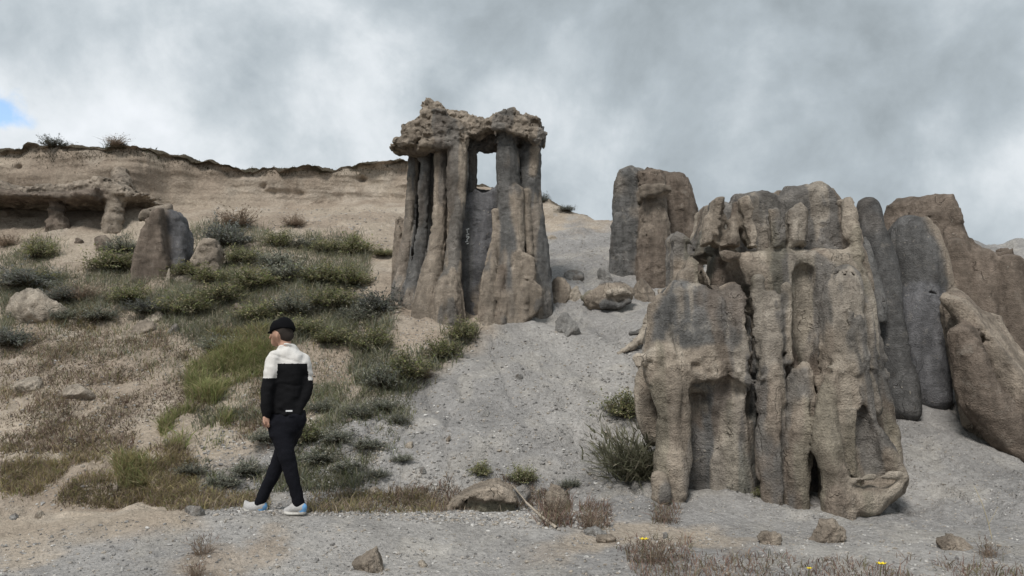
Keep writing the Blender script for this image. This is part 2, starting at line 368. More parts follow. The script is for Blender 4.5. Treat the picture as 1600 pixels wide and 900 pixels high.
    a2 = sstep(-.5, .7, fbm(P, .5, 3, off=4.4))[:, None]; gr = grey * a2 + slate * (1 - a2); st = sstep(.0, .7, fbm(np.stack([P[:, 0] + .5 * P[:, 1], P[:, 1] * .3, P[:, 2] * .3], 1).astype(np.float32), 1.6, 4, .6, 6.0))[:, None]; gr = gr * (1 - .15 * st); s3 = sstep(.2, .8, fbm(P, 2.3, 3, .6, 1.5))[:, None]; gr = gr * (1 - .4 * s3) + np.array([.43, .40, .355]) * .4 * s3
    turf = np.array([.085, .07, .05]); tl = (sstep(10.82, 10.97, tt + .10 * fbm(P, 2.5, 3)) * sstep(.25, .0, ss))[:, None]
    c = soil * (1 - g[:, None]) + gr * g[:, None]; c = c * (1 - tl) + turf * tl
    nl, nr = Yv.shape; ii = np.arange(nl * nr).reshape(nl, nr)
    q = np.stack([ii[:-1, :-1], ii[1:, :-1], ii[1:, 1:], ii[:-1, 1:]], -1).reshape(-1, 4)
    me = mk_mesh('ground', P, q, None, c, True, GROUND)
    o = link('ground', me); tag(o, 'grey sand and tan soil slope rising to an eroded cliff', None, None, 'structure')
    use = near[q].all(1)
    return o, BVHTree.FromPolygons(P.tolist(), q[use].tolist())
ground, GB = build_ground()
def gpix(px, py):
    d = raydir(px, py); h = GB.ray_cast(Vector(CAM), Vector(d / np.linalg.norm(d)), 60)
    return None if h[0] is None else np.array(h[0])
def gz(x, y, top=30.0):
    h = GB.ray_cast(Vector((x, y, top)), Vector((0, 0, -1)), 80); return None if h[0] is None else h[0].z
def gnear(px, py):
    for k in range(60):
        p = gpix(px, py + k)
        if p is not None: return p

# ------------------------------------------------------------------ volume modelling: rocks grown from columns and blocks, meshed by surface nets
def surface_nets(V, lo, vox):
    S = V < 0; n = np.array(V.shape)
    cor = [(i, j, k) for i in (0, 1) for j in (0, 1) for k in (0, 1)]
    sub = lambda A, o: A[o[0]:n[0] - 1 + o[0], o[1]:n[1] - 1 + o[1], o[2]:n[2] - 1 + o[2]]
    cnt = np.zeros(n - 1, np.int8)
    for o in cor: cnt += sub(S, o)
    act = (cnt > 0) & (cnt < 8); I = np.argwhere(act); ids = np.full(n - 1, -1, np.int32); ids[act] = np.arange(len(I))
    vals = {o: V[I[:, 0] + o[0], I[:, 1] + o[1], I[:, 2] + o[2]] for o in cor}
    acc = np.zeros((len(I), 3), np.float32); m = np.zeros(len(I), np.float32)
    for o in cor:
        for ax in range(3):
            if o[ax]: continue
            p = list(o); p[ax] = 1; p = tuple(p); a, b = vals[o], vals[p]; x = (a < 0) != (b < 0)
            t = np.where(x, a / np.where(x, a - b, 1), 0); w = x.astype(np.float32)
            for q in range(3): acc[:, q] += w * (t if q == ax else o[q])
            m += w
    v = (I + acc / m[:, None]) * vox + lo
    quads = []
    for ax in range(3):
        b, c = (ax + 1) % 3, (ax + 2) % 3
        s0 = [slice(None)] * 3; s1 = [slice(None)] * 3; s0[ax] = slice(0, -1); s1[ax] = slice(1, None)
        E = np.argwhere(S[tuple(s0)] != S[tuple(s1)])
        E = E[(E[:, b] > 0) & (E[:, c] > 0) & (E[:, b] < n[b] - 1) & (E[:, c] < n[c] - 1)]
        def cid(db, dc):
            Q = E.copy(); Q[:, b] -= db; Q[:, c] -= dc; return ids[Q[:, 0], Q[:, 1], Q[:, 2]]
        qd = np.stack([cid(1, 1), cid(0, 1), cid(0, 0), cid(1, 0)], 1)
        fl = ~S[E[:, 0], E[:, 1], E[:, 2]]; qd[fl] = qd[fl][:, ::-1]; quads.append(qd)
    return v.astype(np.float32), np.concatenate(quads), I

def components(n, q):
    lb = np.arange(n); cols = [q[:, k] for k in range(q.shape[1])]
    while True:
        m = lb[cols[0]]
        for c in cols[1:]: m = np.minimum(m, lb[c])
        new = lb.copy()
        for c in cols:
            np.minimum.at(new, lb[c], m); np.minimum.at(new, c, m)
        while True:
            j = new[new]
            if (j == new).all(): break
            new = j
        if (new == lb).all(): return lb
        lb = new
def clean_groups(v, q, g, ng):
    """groups become few connected pieces: crumbs are handed to the neighbour"""
    n = len(v); e = np.concatenate([q[:, [0, 1]], q[:, [1, 2]], q[:, [2, 3]], q[:, [3, 0]]]); e = np.concatenate([e, e[:, ::-1]])
    for _ in range(2):
        lb = components(n, q[(g[q] == g[q[:, :1]]).all(1)]); cnt = np.bincount(lb, minlength=n)[lb]
        big = np.zeros(ng, int); np.maximum.at(big, g, cnt)
        bad = (cnt < np.maximum(.3 * big[g], 150))
        for _k in range(300):
            m = bad[e[:, 0]] & ~bad[e[:, 1]]
            if not m.any(): break
            g[e[m, 0]] = g[e[m, 1]]; bad[e[m, 0]] = False
    return g
def vnormals(v, q):
    fn = np.cross(v[q[:, 2]] - v[q[:, 0]], v[q[:, 3]] - v[q[:, 1]]); nn = np.zeros_like(v)
    for k in range(4):
        for ax in range(3): nn[:, ax] += np.bincount(q[:, k], fn[:, ax], len(v)).astype(np.float32)
    return nn / np.maximum(np.linalg.norm(nn, axis=1, keepdims=True), 1e-9)
def vsmooth(val, q, it):
    n = len(val); e = np.concatenate([q[:, [0, 1]], q[:, [1, 2]], q[:, [2, 3]], q[:, [3, 0]]])
    deg = np.bincount(e[:, 0], minlength=n) + np.bincount(e[:, 1], minlength=n)
    for _ in range(it):
        s = np.stack([np.bincount(e[:, 0], val[e[:, 1], k], n) + np.bincount(e[:, 1], val[e[:, 0], k], n) for k in range(val.shape[1])], 1)
        val = .4 * val + .6 * s / np.maximum(deg, 1)[:, None]
    return val

TONE = {'tan': (.280, .236, .190), 'ash': (.27, .26, .245), 'brown': (.168, .136, .110), 'grey': (.140, .136, .130), 'dark': (.110, .107, .104), 'pale': (.38, .33, .27), 'green': (.205, .190, .145), 'slate': (.140, .138, .142)}
class Form:
    def __init__(s, lo, hi, vox):
        s.lo = np.array(lo, np.float32); s.vox = vox; n = np.ceil((np.array(hi) - s.lo) / vox).astype(int) + 1
        s.ax = [(s.lo[k] + vox * np.arange(n[k])).astype(np.float32) for k in range(3)]
        s.V = np.full(n, 9.0, np.float32); s.B = np.full(n, 9.0, np.float32); s.G = np.zeros(n, np.int16); s.T = np.zeros(n, np.int16)
        s.groups = []; s.tones = []
    def _gi(s, g):
        if g not in s.groups: s.groups.append(g)
        return s.groups.index(g)
    def _ti(s, t):
        if t not in s.tones: s.tones.append(t)
        return s.tones.index(t)
    def _slice(s, lo, hi):
        return tuple(slice(max(0, int((lo[k] - s.lo[k]) / s.vox)), min(s.V.shape[k], int((hi[k] - s.lo[k]) / s.vox) + 2)) for k in range(3))
    def _grid(s, sl): return s.ax[0][sl[0]][:, None, None], s.ax[1][sl[1]][None, :, None], s.ax[2][sl[2]][None, None, :]
    def _merge(s, sl, d, g, t, k):
        V = s.V[sl]; h = np.clip(.5 + .5 * (V - d) / k, 0, 1); s.V[sl] = V * (1 - h) + d * h - k * h * (1 - h)
        m = d < s.B[sl]; s.B[sl] = np.where(m, d, s.B[sl]); s.G[sl] = np.where(m, s._gi(g), s.G[sl]); s.T[sl] = np.where(m, s._ti(t), s.T[sl])
    def _cut(s, sl, d, k):
        V = s.V[sl]; d = -d; h = np.clip(.5 - .5 * (V - d) / k, 0, 1); s.V[sl] = V * (1 - h) + d * h + k * h * (1 - h)
    def _tube(s, pts, sy, mg):
        pts = np.asarray(pts, float)
        if len(pts) > 2:                               # smooth the path
            u = np.arange(len(pts)); uq = np.linspace(0, len(pts) - 1, (len(pts) - 1) * 3 + 1)
            pts = np.stack([pchip(u, pts[:, k], uq) for k in range(4)], 1)
        r = pts[:, 3].max() * max(1, 1 / sy) + mg
        sl = s._slice(pts[:, :3].min(0) - r, pts[:, :3].max(0) + r); X, Y, Z = s._grid(sl)
        d = np.full(s.V[sl].shape, 9.0, np.float32)
        for a, b in zip(pts[:-1], pts[1:]):
            ab = b[:3] - a[:3]; ab2 = ab * np.array([1, sy, 1]); L2 = max(ab2 @ ab2, 1e-9)
            px, py, pz = X - a[0], (Y - a[1]) * sy, Z - a[2]
            t = np.clip((px * ab2[0] + py * ab2[1] + pz * ab2[2]) / L2, 0, 1)
            d = np.minimum(d, np.sqrt((px - t * ab2[0]) ** 2 + (py - t * ab2[1]) ** 2 + (pz - t * ab2[2]) ** 2) - (a[3] + t * (b[3] - a[3])))
        return sl, d.astype(np.float32)
    def _pts(s, pts):                                  # (px, py, radius px, Y) -> world x, y, z, r
        return [(*at(p[0], p[1], p[3]), p[2] * p[3] / F) for p in pts]
    def tube(s, pts, g, t, k=.06, sy=1.0):
        sl, d = s._tube(s._pts(pts), sy, k + .1); s._merge(sl, d, g, t, k)
    def cut(s, pts, k=.04, sy=1.0):
        sl, d = s._tube(s._pts(pts), sy, k + .06); s._cut(sl, d, k)
    def _poly(s, pp, Y, th, rnd, lean, mg, face=False):
        """silhouette block; face=True turns it squarely to its own line of sight instead of the y axis"""
        cx = (min(a for a, b in pp) + max(a for a, b in pp)) / 2; C = np.array([at(cx, 450, Y)[0], Y])
        th_ = math.atan2(C[0], C[1]) if face else 0.0; cs, sn = math.cos(th_), math.sin(th_); P = []
        for a, b in pp:
            d = raydir(a, b); t = (sn * C[0] + cs * C[1]) / (sn * d[0] + cs * d[1]); p = CAM + d * t
            P.append((cs * (p[0] - C[0]) - sn * (p[1] - C[1]), p[2]))
        P = np.array(P); z0, z1 = P[:, 1].min(), P[:, 1].max(); l = abs(lean) * (z1 - z0); u0, u1 = P[:, 0].min() - mg, P[:, 0].max() + mg; wr = th + mg + l
        ex = [C[0] + cs * u + sn * w for u in (u0, u1) for w in (-wr, wr)]; ey = [C[1] - sn * u + cs * w for u in (u0, u1) for w in (-wr, wr)]
        sl = s._slice((min(ex), min(ey), z0 - mg), (max(ex), max(ey), z1 + mg)); X, Yg, Z = s._grid(sl)
        x2, y2 = X[:, :, 0] - C[0], Yg[:, :, 0] - C[1]; U = cs * x2 - sn * y2; W = sn * x2 + cs * y2; zz = Z[0, 0]
        ug = np.arange(U.min() - .05, U.max() + .1, s.vox * .5).astype(np.float32)
        tab = poly_sd(np.broadcast_to(ug[:, None], (len(ug), len(zz))), np.broadcast_to(zz[None], (len(ug), len(zz))), P).astype(np.float32)
        ui = np.clip(((U - ug[0]) / (s.vox * .5) + .5).astype(int), 0, len(ug) - 1); d2 = tab[ui]
        dy = np.abs(W[:, :, None] - lean * (zz - z0)[None, None]) - th
        a, b = d2 + rnd, dy + rnd
        return sl, (np.minimum(np.maximum(a, b), 0) + np.sqrt(np.maximum(a, 0) ** 2 + np.maximum(b, 0) ** 2) - rnd).astype(np.float32)
    def poly(s, pp, Y, th, g, t, rnd=.1, lean=0.0, k=.05, face=False):
        sl, d = s._poly(pp, Y, th, rnd, lean, .12 + k, face); s._merge(sl, d, g, t, k)
    def cutpoly(s, pp, Y, th, rnd=.02, k=.03):
        sl, d = s._poly(pp, Y, th, rnd, 0, .06 + k); s._cut(sl, d, k)
    def plane(s, px, py, Y, n, k=.03):
        p = at(px, py, Y); n = np.array(n, float); n /= np.linalg.norm(n)
        d = (s.ax[0][:, None, None] - p[0]) * n[0] + (s.ax[1][None, :, None] - p[1]) * n[1] + (s.ax[2][None, None, :] - p[2]) * n[2]
        h = np.clip(.5 - .5 * (s.V - d) / k, 0, 1); s.V = (s.V * (1 - h) + d * h + k * h * (1 - h)).astype(np.float32)
    def band(s, w=.09):
        I = np.argwhere(np.abs(s.V) < w); return I, (I * s.vox + s.lo).astype(np.float32)
    def rough(s, f, w=.09):
        I, P = s.band(w); s.V[I[:, 0], I[:, 1], I[:, 2]] += f(P).astype(np.float32)
    def mesh(s):
        s.V[[0, -1]] = 1; s.V[:, [0, -1]] = 1; s.V[:, :, [0, -1]] = 1
        v, q, I = surface_nets(s.V, s.lo, s.vox); q = q[(q >= 0).all(1)]
        lb = components(len(v), q); cnt = np.bincount(lb, minlength=len(v)); keep = cnt[lb] > max(60, .01 * len(v))
        q = q[keep[q].all(1)]; u, inv = np.unique(q, return_inverse=True); q = inv.reshape(-1, 4); v = v[u]; I = I[u]
        g = s.G[I[:, 0], I[:, 1], I[:, 2]]; t = s.T[I[:, 0], I[:, 1], I[:, 2]]
        return v, q, g, t
    def build(s, root, mat, colf=None, smooth=5):
        v, q, g, t = s.mesh(); nn = vnormals(v, q)
        tab = np.array([TONE[x] for x in s.tones]); c = vsmooth(tab[t], q, smooth)
        if colf is not None: c = colf(v, c, nn)
        g = clean_groups(v, q, g.astype(int), len(s.groups)); fg = g[q[:, 0]]; pieces = []; out = []
        for i, nm in enumerate(s.groups):
            fq = q[fg == i]
            if len(fq) < 6: continue
            lb = components(len(v), fq); f0 = lb[fq[:, 0]]; cn = np.bincount(f0); top = cn.argmax()
            for j in np.nonzero(cn)[0]:
                if j != top and cn[j] > 60: pieces.append((nm, fq[f0 == j]))
            pieces.append((nm, fq[(f0 == top) | (cn[f0] <= 60)]))
        for nm, fq in pieces:
            u, inv = np.unique(fq, return_inverse=True)
            me = mk_mesh(nm, v[u], inv.reshape(-1, 4), None, c[u], True, mat)
            me.normals_split_custom_set_from_vertices(nn[u].tolist())
            out.append(part(nm.split('#')[0], me, root))
        return out
def colvar(tone, s=1.1, lo=.1, hi=.7, amt=.6, off=0.0):
    tv = np.array(TONE[tone])
    def f(v, c, nn):
        m = (sstep(lo, hi, fbm(v, s, 4, off=off)) * amt)[:, None]; return c * (1 - m) + tv * m
    return f

# ------------------------------------------------------------------ rock formations
def chisel(P, amp=1.0, s1=2.6, s2=6.5, bed=1.0, off=0):
    """broken faces in two sizes, thin bedding, pits"""
    h1, e1 = blocks(P, (s1, s1, s1 * bed), off); h2, e2 = blocks(P, (s2, s2, s2 * bed), off + 2, .3)
    pit = np.maximum(fbm(P, 9, 3, .6, off) - .35, 0)
    return amp * (.024 * h1 + .018 * h2 + .028 * sstep(.07, .0, e1) + .014 * sstep(.08, .0, e2) + .05 * pit + .016 * fbm(P, 13, 2, .6, off))
def groove(P, s, sharp=3.2, off=0):
    """narrow creases between rounded ribs"""
    return np.maximum(0, 1 - np.abs(vnoise(P + .06 * np.stack([vnoise(P, 2.2, o) for o in (2., 5., 9.)], 1), s, off)) * sharp) ** 1.5
def fluted(P, a=1.0, s1=3.4, s2=8.0, off=0):
    return a * (.045 * groove(P, (s1, s1, s1 * .10), 3.2, off) + .020 * groove(P, (s2, s2, s2 * .10), 2.6, off + 4) + .018 * fbm(P, (1.7, 1.7, .9), 2, .5, off) + .006 * fbm(P, 11, 3, .6, off) + .012 * groove(P, (1.2, 1.2, 4.0), 6, off + 8) - .012)
def formation_temple():
    base = gnear(745, 506); root = empty('column_rock_formation', base)
    tag(root, 'tall temple-like rock of grey columns under a rough tan cap, open window near its top', 'rock formation')
    lo = at(596, 560, 12.0); hi = at(880, 140, 14.6)
    f = Form((lo[0] - .1, 11.9, lo[2] - .5), (hi[0] + .1, 14.7, hi[2] + .2), .02)
    # back walls
    f.poly([(640,300),(642,228),(700,225),(740,228),(740,296),(778,300),(782,215),(838,215),(842,300),(846,440),(800,560),(700,560),(630,500),(628,400)], 13.75, .16, 'wall', 'grey', .05, 0, .02)
    f.poly([(722,312),(742,296),(758,303),(776,292),(790,300),(792,560),(716,560),(718,400)], 13.1, .14, 'wall', 'slate', .04, 0, .015)
    # columns, left to right
    C = lambda i: 'column#%d' % i
    f.tube([(624,344,6,13.5),(621,380,7.5,13.5),(617,420,9,13.5),(612,470,11,13.45)], C(1), 'tan', .018)
    f.tube([(633,392,8,13.7),(632,420,10,13.7),(630,470,14,13.7)], C(2), 'grey', .018)
    f.tube([(646,232,9.2,13.5),(644,300,9.2,13.5),(641,350,10.1,13.5),(634,400,12.6,13.45),(626,470,18.1,13.4)], C(3), 'grey', .018)
    f.tube([(664,226,10.9,13.25),(662,300,11.8,13.25),(659,350,12.6,13.25),(653,410,15.1,13.2),(645,480,22.8,13.1)], C(4), 'grey', .018)
    f.tube([(686,210,11.8,12.95),(688,270,11.8,12.95),(686,330,13.4,12.95),(682,390,16.0,12.9),(674,440,20.9,12.8),(664,515,26.6,12.7)], C(5), 'tan', .018)
    f.tube([(714,210,16.8,12.8),(714,260,16.0,12.8),(713,320,13.4,12.75),(709,380,12.6,12.7),(707,430,16.1,12.65)], C(6), 'tan', .018)
    f.tube([(724,240,9.2,12.85),(723,280,9.2,12.85),(718,320,7.6,12.8)], C(6), 'grey', .018)
    f.tube([(703,436,15,12.6),(702,460,23,12.55),(703,520,27,12.5)], C(7), 'tan', .018)
    f.tube([(737,228,10,13.3),(737,270,9,13.3),(735,330,11,13.3)], C(8), 'dark', .018)
    f.tube([(794,196,20,12.95),(794,250,19,12.95),(796,300,20,12.95),(798,360,22,12.9),(795,420,24,12.8),(790,530,28,12.65)], C(9), 'grey', .018)
    f.tube([(806,300,12,12.8),(806,360,13,12.8),(808,410,14,12.75)], C(10), 'tan', .018)
    f.tube([(829,204,17,13.1),(828,250,18,13.1),(829,310,19,13.1),(834,360,21,13.1),(836,420,25,13.1),(836,500,30,13.1)], C(11), 'grey', .018)
    f.tube([(836,205,8,12.95),(835,240,8,12.95),(832,272,7,12.95)], C(12), 'tan', .018)
    f.tube([(822,300,6,12.88),(824,350,7,12.88),(828,395,7,12.85)], C(12), 'tan', .018)
    f.tube([(772,330,5,12.85),(776,370,8,12.8),(770,400,10,12.7),(764,440,13,12.55),(758,540,18,12.45)], C(13), 'tan', .018)
    f.tube([(786,420,8,12.6),(779,455,9,12.5),(787,470,9,12.5),(778,520,12,12.4)], C(14), 'brown', .018)
    f.tube([(846,400,8,13.2),(852,425,11,13.2),(848,450,12,13.2),(850,490,16,13.2)], C(15), 'dark', .018)
    # block leaning on the foot of the right columns
    f.poly([(803,396),(812,391),(822,395),(839,402),(838,440),(848,455),(846,480),(800,530),(797,450)], 12.62, .17, 'leaning_block', 'tan', .05, .05, .03)
    # cap
    f.poly([(613,236),(622,225),(633,221),(635,208),(650,197),(662,190),(664,174),(669,162),(676,165),(686,171),(699,179),(712,183),(733,185),(748,190),(764,191),(770,185),(792,180),(807,183),
            (824,187),(841,196),(842,207),(851,212),(849,221),(838,218),(812,207),(778,204),(748,220),(716,218),(690,224),(665,226),(650,232),(634,238)], 13.2, .42, 'cap', 'tan', .06, .05, .04)
    f.poly([(655,232),(668,196),(684,172),(712,184),(728,216),(712,232),(690,236)], 12.8, .2, 'cap', 'tan', .06, .1, .04)
    f.poly([(772,206),(778,184),(806,180),(838,198),(848,214),(836,226),(812,214),(790,210)], 12.82, .22, 'cap', 'tan', .05, .05, .04)
    f.tube([(622,232,9,13.3),(640,236,9,13.2),(662,234,10,13.0),(684,228,10,12.8)], 'cap', 'brown', .05)
    f.tube([(725,222,12,13.3),(750,228,10,13.4),(775,224,12,13.3)], 'cap', 'brown', .06)
    # hollows under the cap and cracks between columns
    f.cut([(650,214,9,12.55),(664,216,8,12.6)], .05); f.cut([(735,214,12,12.5),(762,206,12,12.55)], .06)
    f.cut([(654,256,4,13.25),(652,330,4,13.25),(647,410,3.4,13.25)], .008, .3); f.cut([(675,240,5.5,13.0),(674,320,5,13.0),(669,410,3.6,13.0)], .008, .3); f.cut([(699,330,2.4,12.72),(697,400,3,12.72),(694,450,2.4,12.68)], .01, .5)
    f.cut([(773,430,1.6,12.45),(775,460,2,12.4),(771,500,1.6,12.32)], .02, .8)
    f.cut([(740,352,1.6,12.9),(752,355,1.8,12.9),(760,368,2.6,12.9),(764,376,3,12.9)], .01); f.cut([(722,440,1.5,12.9),(756,442,1.5,12.9)], .01)
    f.cut([(720,360,1.3,12.9),(735,352,1.3,12.9)], .01)
    tz = float(at(700, 232, 12.9)[2])
    def rg(P):
        cap = sstep(tz - .12, tz + .1, P[:, 2])
        d = fluted(P, .55, 5.0, 12) + chisel(P, .30, 3.0, 8.0, .6)
        return d + cap * (.022 * fbm(P, 4.2, 3, .55) + .02 * fbm(P, (3, 3, 14), 2) + chisel(P, 1.0, 3.4, 8, 1.5, 3) - .012)
    f.rough(rg)
    z4 = float(at(700, 450, 12.8)[2])
    def cf(v, c, nn):
        m = (sstep(z4 + .35, z4 - .3, v[:, 2] + .35 * fbm(v, 2.4, 3, off=2.0)) * .75)[:, None] * (v[:, 1:2] < 12.95); c = c * (1 - m) + np.array(TONE['tan']) * .92 * m
        c = colvar('tan', (3.2, 3.2, .7), .3, .5, .7)(v, c, nn); c = colvar('grey', (3.0, 3.0, .8), .2, .45, .7, 3.3)(v, c, nn); return colvar('brown', (2.6, 2.6, 1.2), .4, .7, .4, 7.0)(v, c, nn)
    f.build(root, ROCK2, cf)
    # faded white painted scrawl on the recessed panel
    PAINT = plain_mat('faded white paint', (.62, .62, .6), .9, 90, .25, .001); Vp, Qp = [], []
    for (x0, y0, x1, y1, w) in [(728,359,733,357,1.3),(730,358,730,364,1.2),(728,367,733,365,1.3),(729,366,729,371,1.2),(729,369,733,370,1.2),(733,370,729,375,1.2),(727,378,731,376,1.4),(729,381,732,380,1.2)]:
        a, b = at(x0, y0, 12.93), at(x1, y1, 12.93); d = (b - a) / np.linalg.norm(b - a); n = np.array([-d[2], 0, d[0]]) * w * .006; o = len(Vp)
        for yy in (0, .075): Vp += [a - n + (0, yy, 0), b - n + (0, yy, 0), b + n + (0, yy, 0), a + n + (0, yy, 0)]
        Qp += [(o, o+1, o+2, o+3), (o+7, o+6, o+5, o+4), (o, o+4, o+5, o+1), (o+1, o+5, o+6, o+2), (o+2, o+6, o+7, o+3), (o+3, o+7, o+4, o)]
    pm = part('painted_scrawl', mk_mesh('painted_scrawl', np.array(Vp), np.array(Qp), None, None, False, PAINT), root); pm['kind'] = 'stuff'; pm['label'] = 'faded white painted scrawl on the recessed grey panel'
    return root
def formation_tower():
    base = gnear(1022, 428); root = empty('rock_tower', base)
    tag(root, 'lone brown rock tower with three rounded shoulders standing behind the big fluted rock', 'rock formation')
    lo = at(940, 470, 14.0); hi = at(1110, 250, 16.0)
    f = Form((lo[0] - .1, 13.6, lo[2] - .6), (hi[0] + .2, 16.4, hi[2] + .2), .029)
    f.poly([(952,470),(953,400),(957,335),(959,290),(968,268),(985,262),(1003,268),(1010,330),(1004,470)], 15.0, .45, 'left_shoulder', 'grey', .2, .06, face=True)
    f.poly([(1000,270),(1012,261),(1035,264),(1042,285),(1040,292),(1043,300),(1040,312),(1046,360),(1050,400),(1050,480),(992,480),(996,400),(1000,350),(1003,310),(999,290)], 14.5, .42, 'middle_shoulder', 'brown', .17, .08, face=True)
    f.poly([(1030,266),(1052,268),(1070,276),(1080,296),(1090,326),(1094,352),(1100,480),(1030,480)], 15.3, .5, 'right_shoulder', 'brown', .24, .06, face=True)
    f.poly([(998,296),(1044,292),(1044,304),(1000,312)], 14.36, .36, 'rim', 'tan', .04)
    f.cut([(1001,275,3,14.35),(1002,340,4,14.3),(996,400,4,14.2)], .05); f.cut([(1046,310,4,14.6),(1052,350,6,14.5)], .06)
    f.cut([(955,290,2.5,14.5),(985,288,2,14.45),(1002,292,2,14.5)], .03)
    def rg(P): return .025 * fbm(P, 1.8, 2, .5) + fluted(P, 1.0, 2.6, 6, 3) + chisel(P, .45, 1.9, 5, .8, 1)
    f.rough(rg)
    f.build(root, ROCK, colvar('tan', 1.2, .1, .7, .5, 1.0))
def formation_big():
    base = gnear(1240, 785); root = empty('fluted_rock_formation', base)
    tag(root, 'largest tan rock formation in front, fluted columns and a flared foot on the grey sand', 'rock formation')
    lo = at(985, 840, 7.4); hi = at(1430, 262, 10.0)
    f = Form((lo[0] - .25, 7.2, lo[2] - .35), (hi[0] + .1, 10.3, hi[2] + .2), .021)
    # --- left block
    f.poly([(1010,540),(1018,492),(1030,462),(1050,440),(1088,446),(1112,456),(1148,448),(1164,470),(1170,540),(1170,622),(1124,612),(1092,606),(1066,604),(1030,590),(1008,566)], 8.45, .42, 'left_block', 'grey', .16, .12)
    f.tube([(1128,590,48,8.5),(1134,650,48,8.5),(1138,700,48,8.48),(1138,790,50,8.46)], 'grey_drum', 'grey', .05, .8)
    f.poly([(1050,590),(1112,590),(1122,745),(1112,790),(1050,790)], 8.42, .2, 'grey_drum', 'brown', .1, .1, .06)
    f.tube([(1040,560,26,8.18),(1048,600,30,8.14),(1052,640,26,8.12),(1053,690,25,8.1),(1052,728,29,8.05),(1050,790,28,8.0)], 'pillar#1', 'tan', .06)
    f.tube([(1008,572,11,8.5),(1008,610,17,8.5),(1014,648,19,8.5),(1022,680,15,8.5)], 'flake', 'tan', .03)
    f.tube([(1030,748,14,7.85),(1034,775,16,7.8)], 'foot_stub', 'tan', .03); f.tube([(1000,562,10,8.05),(1018,556,8,8.1)], 'left_block', 'pale', .03)
    f.tube([(1034,584,13,8.16),(1075,594,13,8.2),(1120,594,12,8.2),(1158,586,10,8.2)], 'left_block', 'tan', .1)
    f.tube([(1028,486,14,8.34),(1026,530,16,8.28),(1036,580,18,8.2)], 'left_block', 'tan', .14)
    f.tube([(1024,484,10,8.3),(1050,452,11,8.36),(1098,458,10,8.36),(1150,452,9,8.38)], 'left_block', 'tan', .08)
    f.poly([(1022,548),(1090,536),(1166,528),(1168,612),(1124,606),(1066,598),(1030,584)], 8.42, .41, 'left_block', 'tan', .14, .1, .06)
    # pinnacles over the left block
    f.poly([(1044,480),(1047,372),(1056,362),(1066,368),(1076,376),(1080,420),(1072,470)], 8.95, .2, 'pinnacle#1', 'tan', .06, .1)
    f.poly([(1050,470),(1060,428),(1078,402),(1092,414),(1104,440),(1108,475)], 8.62, .24, 'pinnacle#2', 'tan', .08, .1)
    f.poly([(1104,440),(1112,402),(1122,392),(1140,404),(1156,436),(1160,470),(1120,474)], 8.85, .22, 'pinnacle#3', 'brown', .1, .12)
    f.tube([(1070,378,6,8.9),(1096,388,7,8.85),(1112,396,8,8.8)], 'ledge', 'grey', .04)
    # --- main body
    f.poly([(1088,400),(1096,368),(1112,342),(1116,312),(1132,309),(1150,313),(1152,298),(1176,297),(1202,290),(1226,296),(1236,285),(1262,284),(1290,277),(1312,290),(1330,308),(1346,335),(1356,372),(1366,430),
            (1370,500),(1380,580),(1392,660),(1396,860),(1182,860),(1180,640),(1178,540),(1172,470),(1160,425),(1140,402)], 8.95, .55, 'main_wall', 'tan', .16, .15, .05)
    f.poly([(1128,400),(1150,392),(1240,388),(1330,380),(1356,420),(1364,470),(1362,560),(1200,560),(1182,520),(1172,460),(1150,420)], 8.5, .3, 'main_wall', 'tan', .14, .15, .08)
    f.poly([(1185,560),(1360,560),(1385,680),(1385,840),(1190,840)], 8.42, .26, 'main_wall', 'brown', .1, .12, .08)
    # crown: fins, a cone and hollows between them
    f.poly([(1098,384),(1103,346),(1113,311),(1130,309),(1135,330),(1128,384)], 8.56, .18, 'fin#1', 'tan', .03, .1, .015)
    f.tube([(1150,322,7,8.66),(1146,350,6,8.6)], 'fin#2', 'brown', .02)
    f.tube([(1148,340,4,8.56),(1144,362,10,8.5),(1141,392,19,8.42)], 'cone', 'tan', .02)
    f.poly([(1152,312),(1168,306),(1173,330),(1180,388),(1166,388),(1158,345)], 8.53, .16, 'fin#3', 'tan', .03, .1, .015)
    f.poly([(1200,332),(1211,326),(1219,350),(1222,390),(1204,390)], 8.52, .15, 'fin#4', 'tan', .03, .1, .02)
    f.poly([(1228,330),(1246,318),(1262,330),(1264,384),(1230,388)], 8.56, .17, 'fin#5', 'tan', .05, .1, .04)
    f.tube([(1322,318,14,8.7),(1330,350,17,8.62),(1340,400,19,8.5)], 'fin#6', 'tan', .05)
    f.cut([(1140,314,7,8.45),(1137,345,8,8.42),(1131,374,7,8.4)], .012, .4); f.cut([(1187,310,10,8.45),(1190,345,13,8.42),(1189,378,9,8.42)], .012, .4); f.cut([(1158,350,3,8.4),(1164,384,4,8.36)], .01, .5)
    f.cut([(1292,335,16,8.42),(1296,366,12,8.40)], .05); f.cut([(1222,330,4,8.4),(1225,382,4,8.36)], .02, .5); f.cut([(1270,330,5,8.42),(1272,372,5,8.38)], .03, .5)
    f.cut([(1268,312,2,8.5),(1300,322,2.5,8.5),(1318,330,2,8.5)], .01, .4)
    # --- ledge slot under the crown
    f.cut([(1126,389,3.0,8.42),(1180,390,3.6,8.40),(1238,386,2.6,8.42)], .008, .2)
    f.poly([(1188,545),(1352,545),(1356,640),(1190,640)], 8.28, .2, 'main_wall', 'brown', .1, .1, .08)
    # lower columns
    f.tube([(1184,440,9,8.2),(1186,520,10,8.14),(1188,600,11,8.1)], 'column#1', 'green', .05)
    f.tube([(1206,470,14,8.12),(1204,560,20,8.05),(1206,640,24,7.98),(1206,700,25,7.94),(1206,738,24,7.9),(1208,748,21,7.9),(1210,765,23,7.88),(1213,840,20,7.84)], 'column#1', 'tan', .05)
    f.tube([(1228,450,7,8.1),(1229,520,7,8.08),(1232,562,8,8.06)], 'column#2', 'pale', .03)
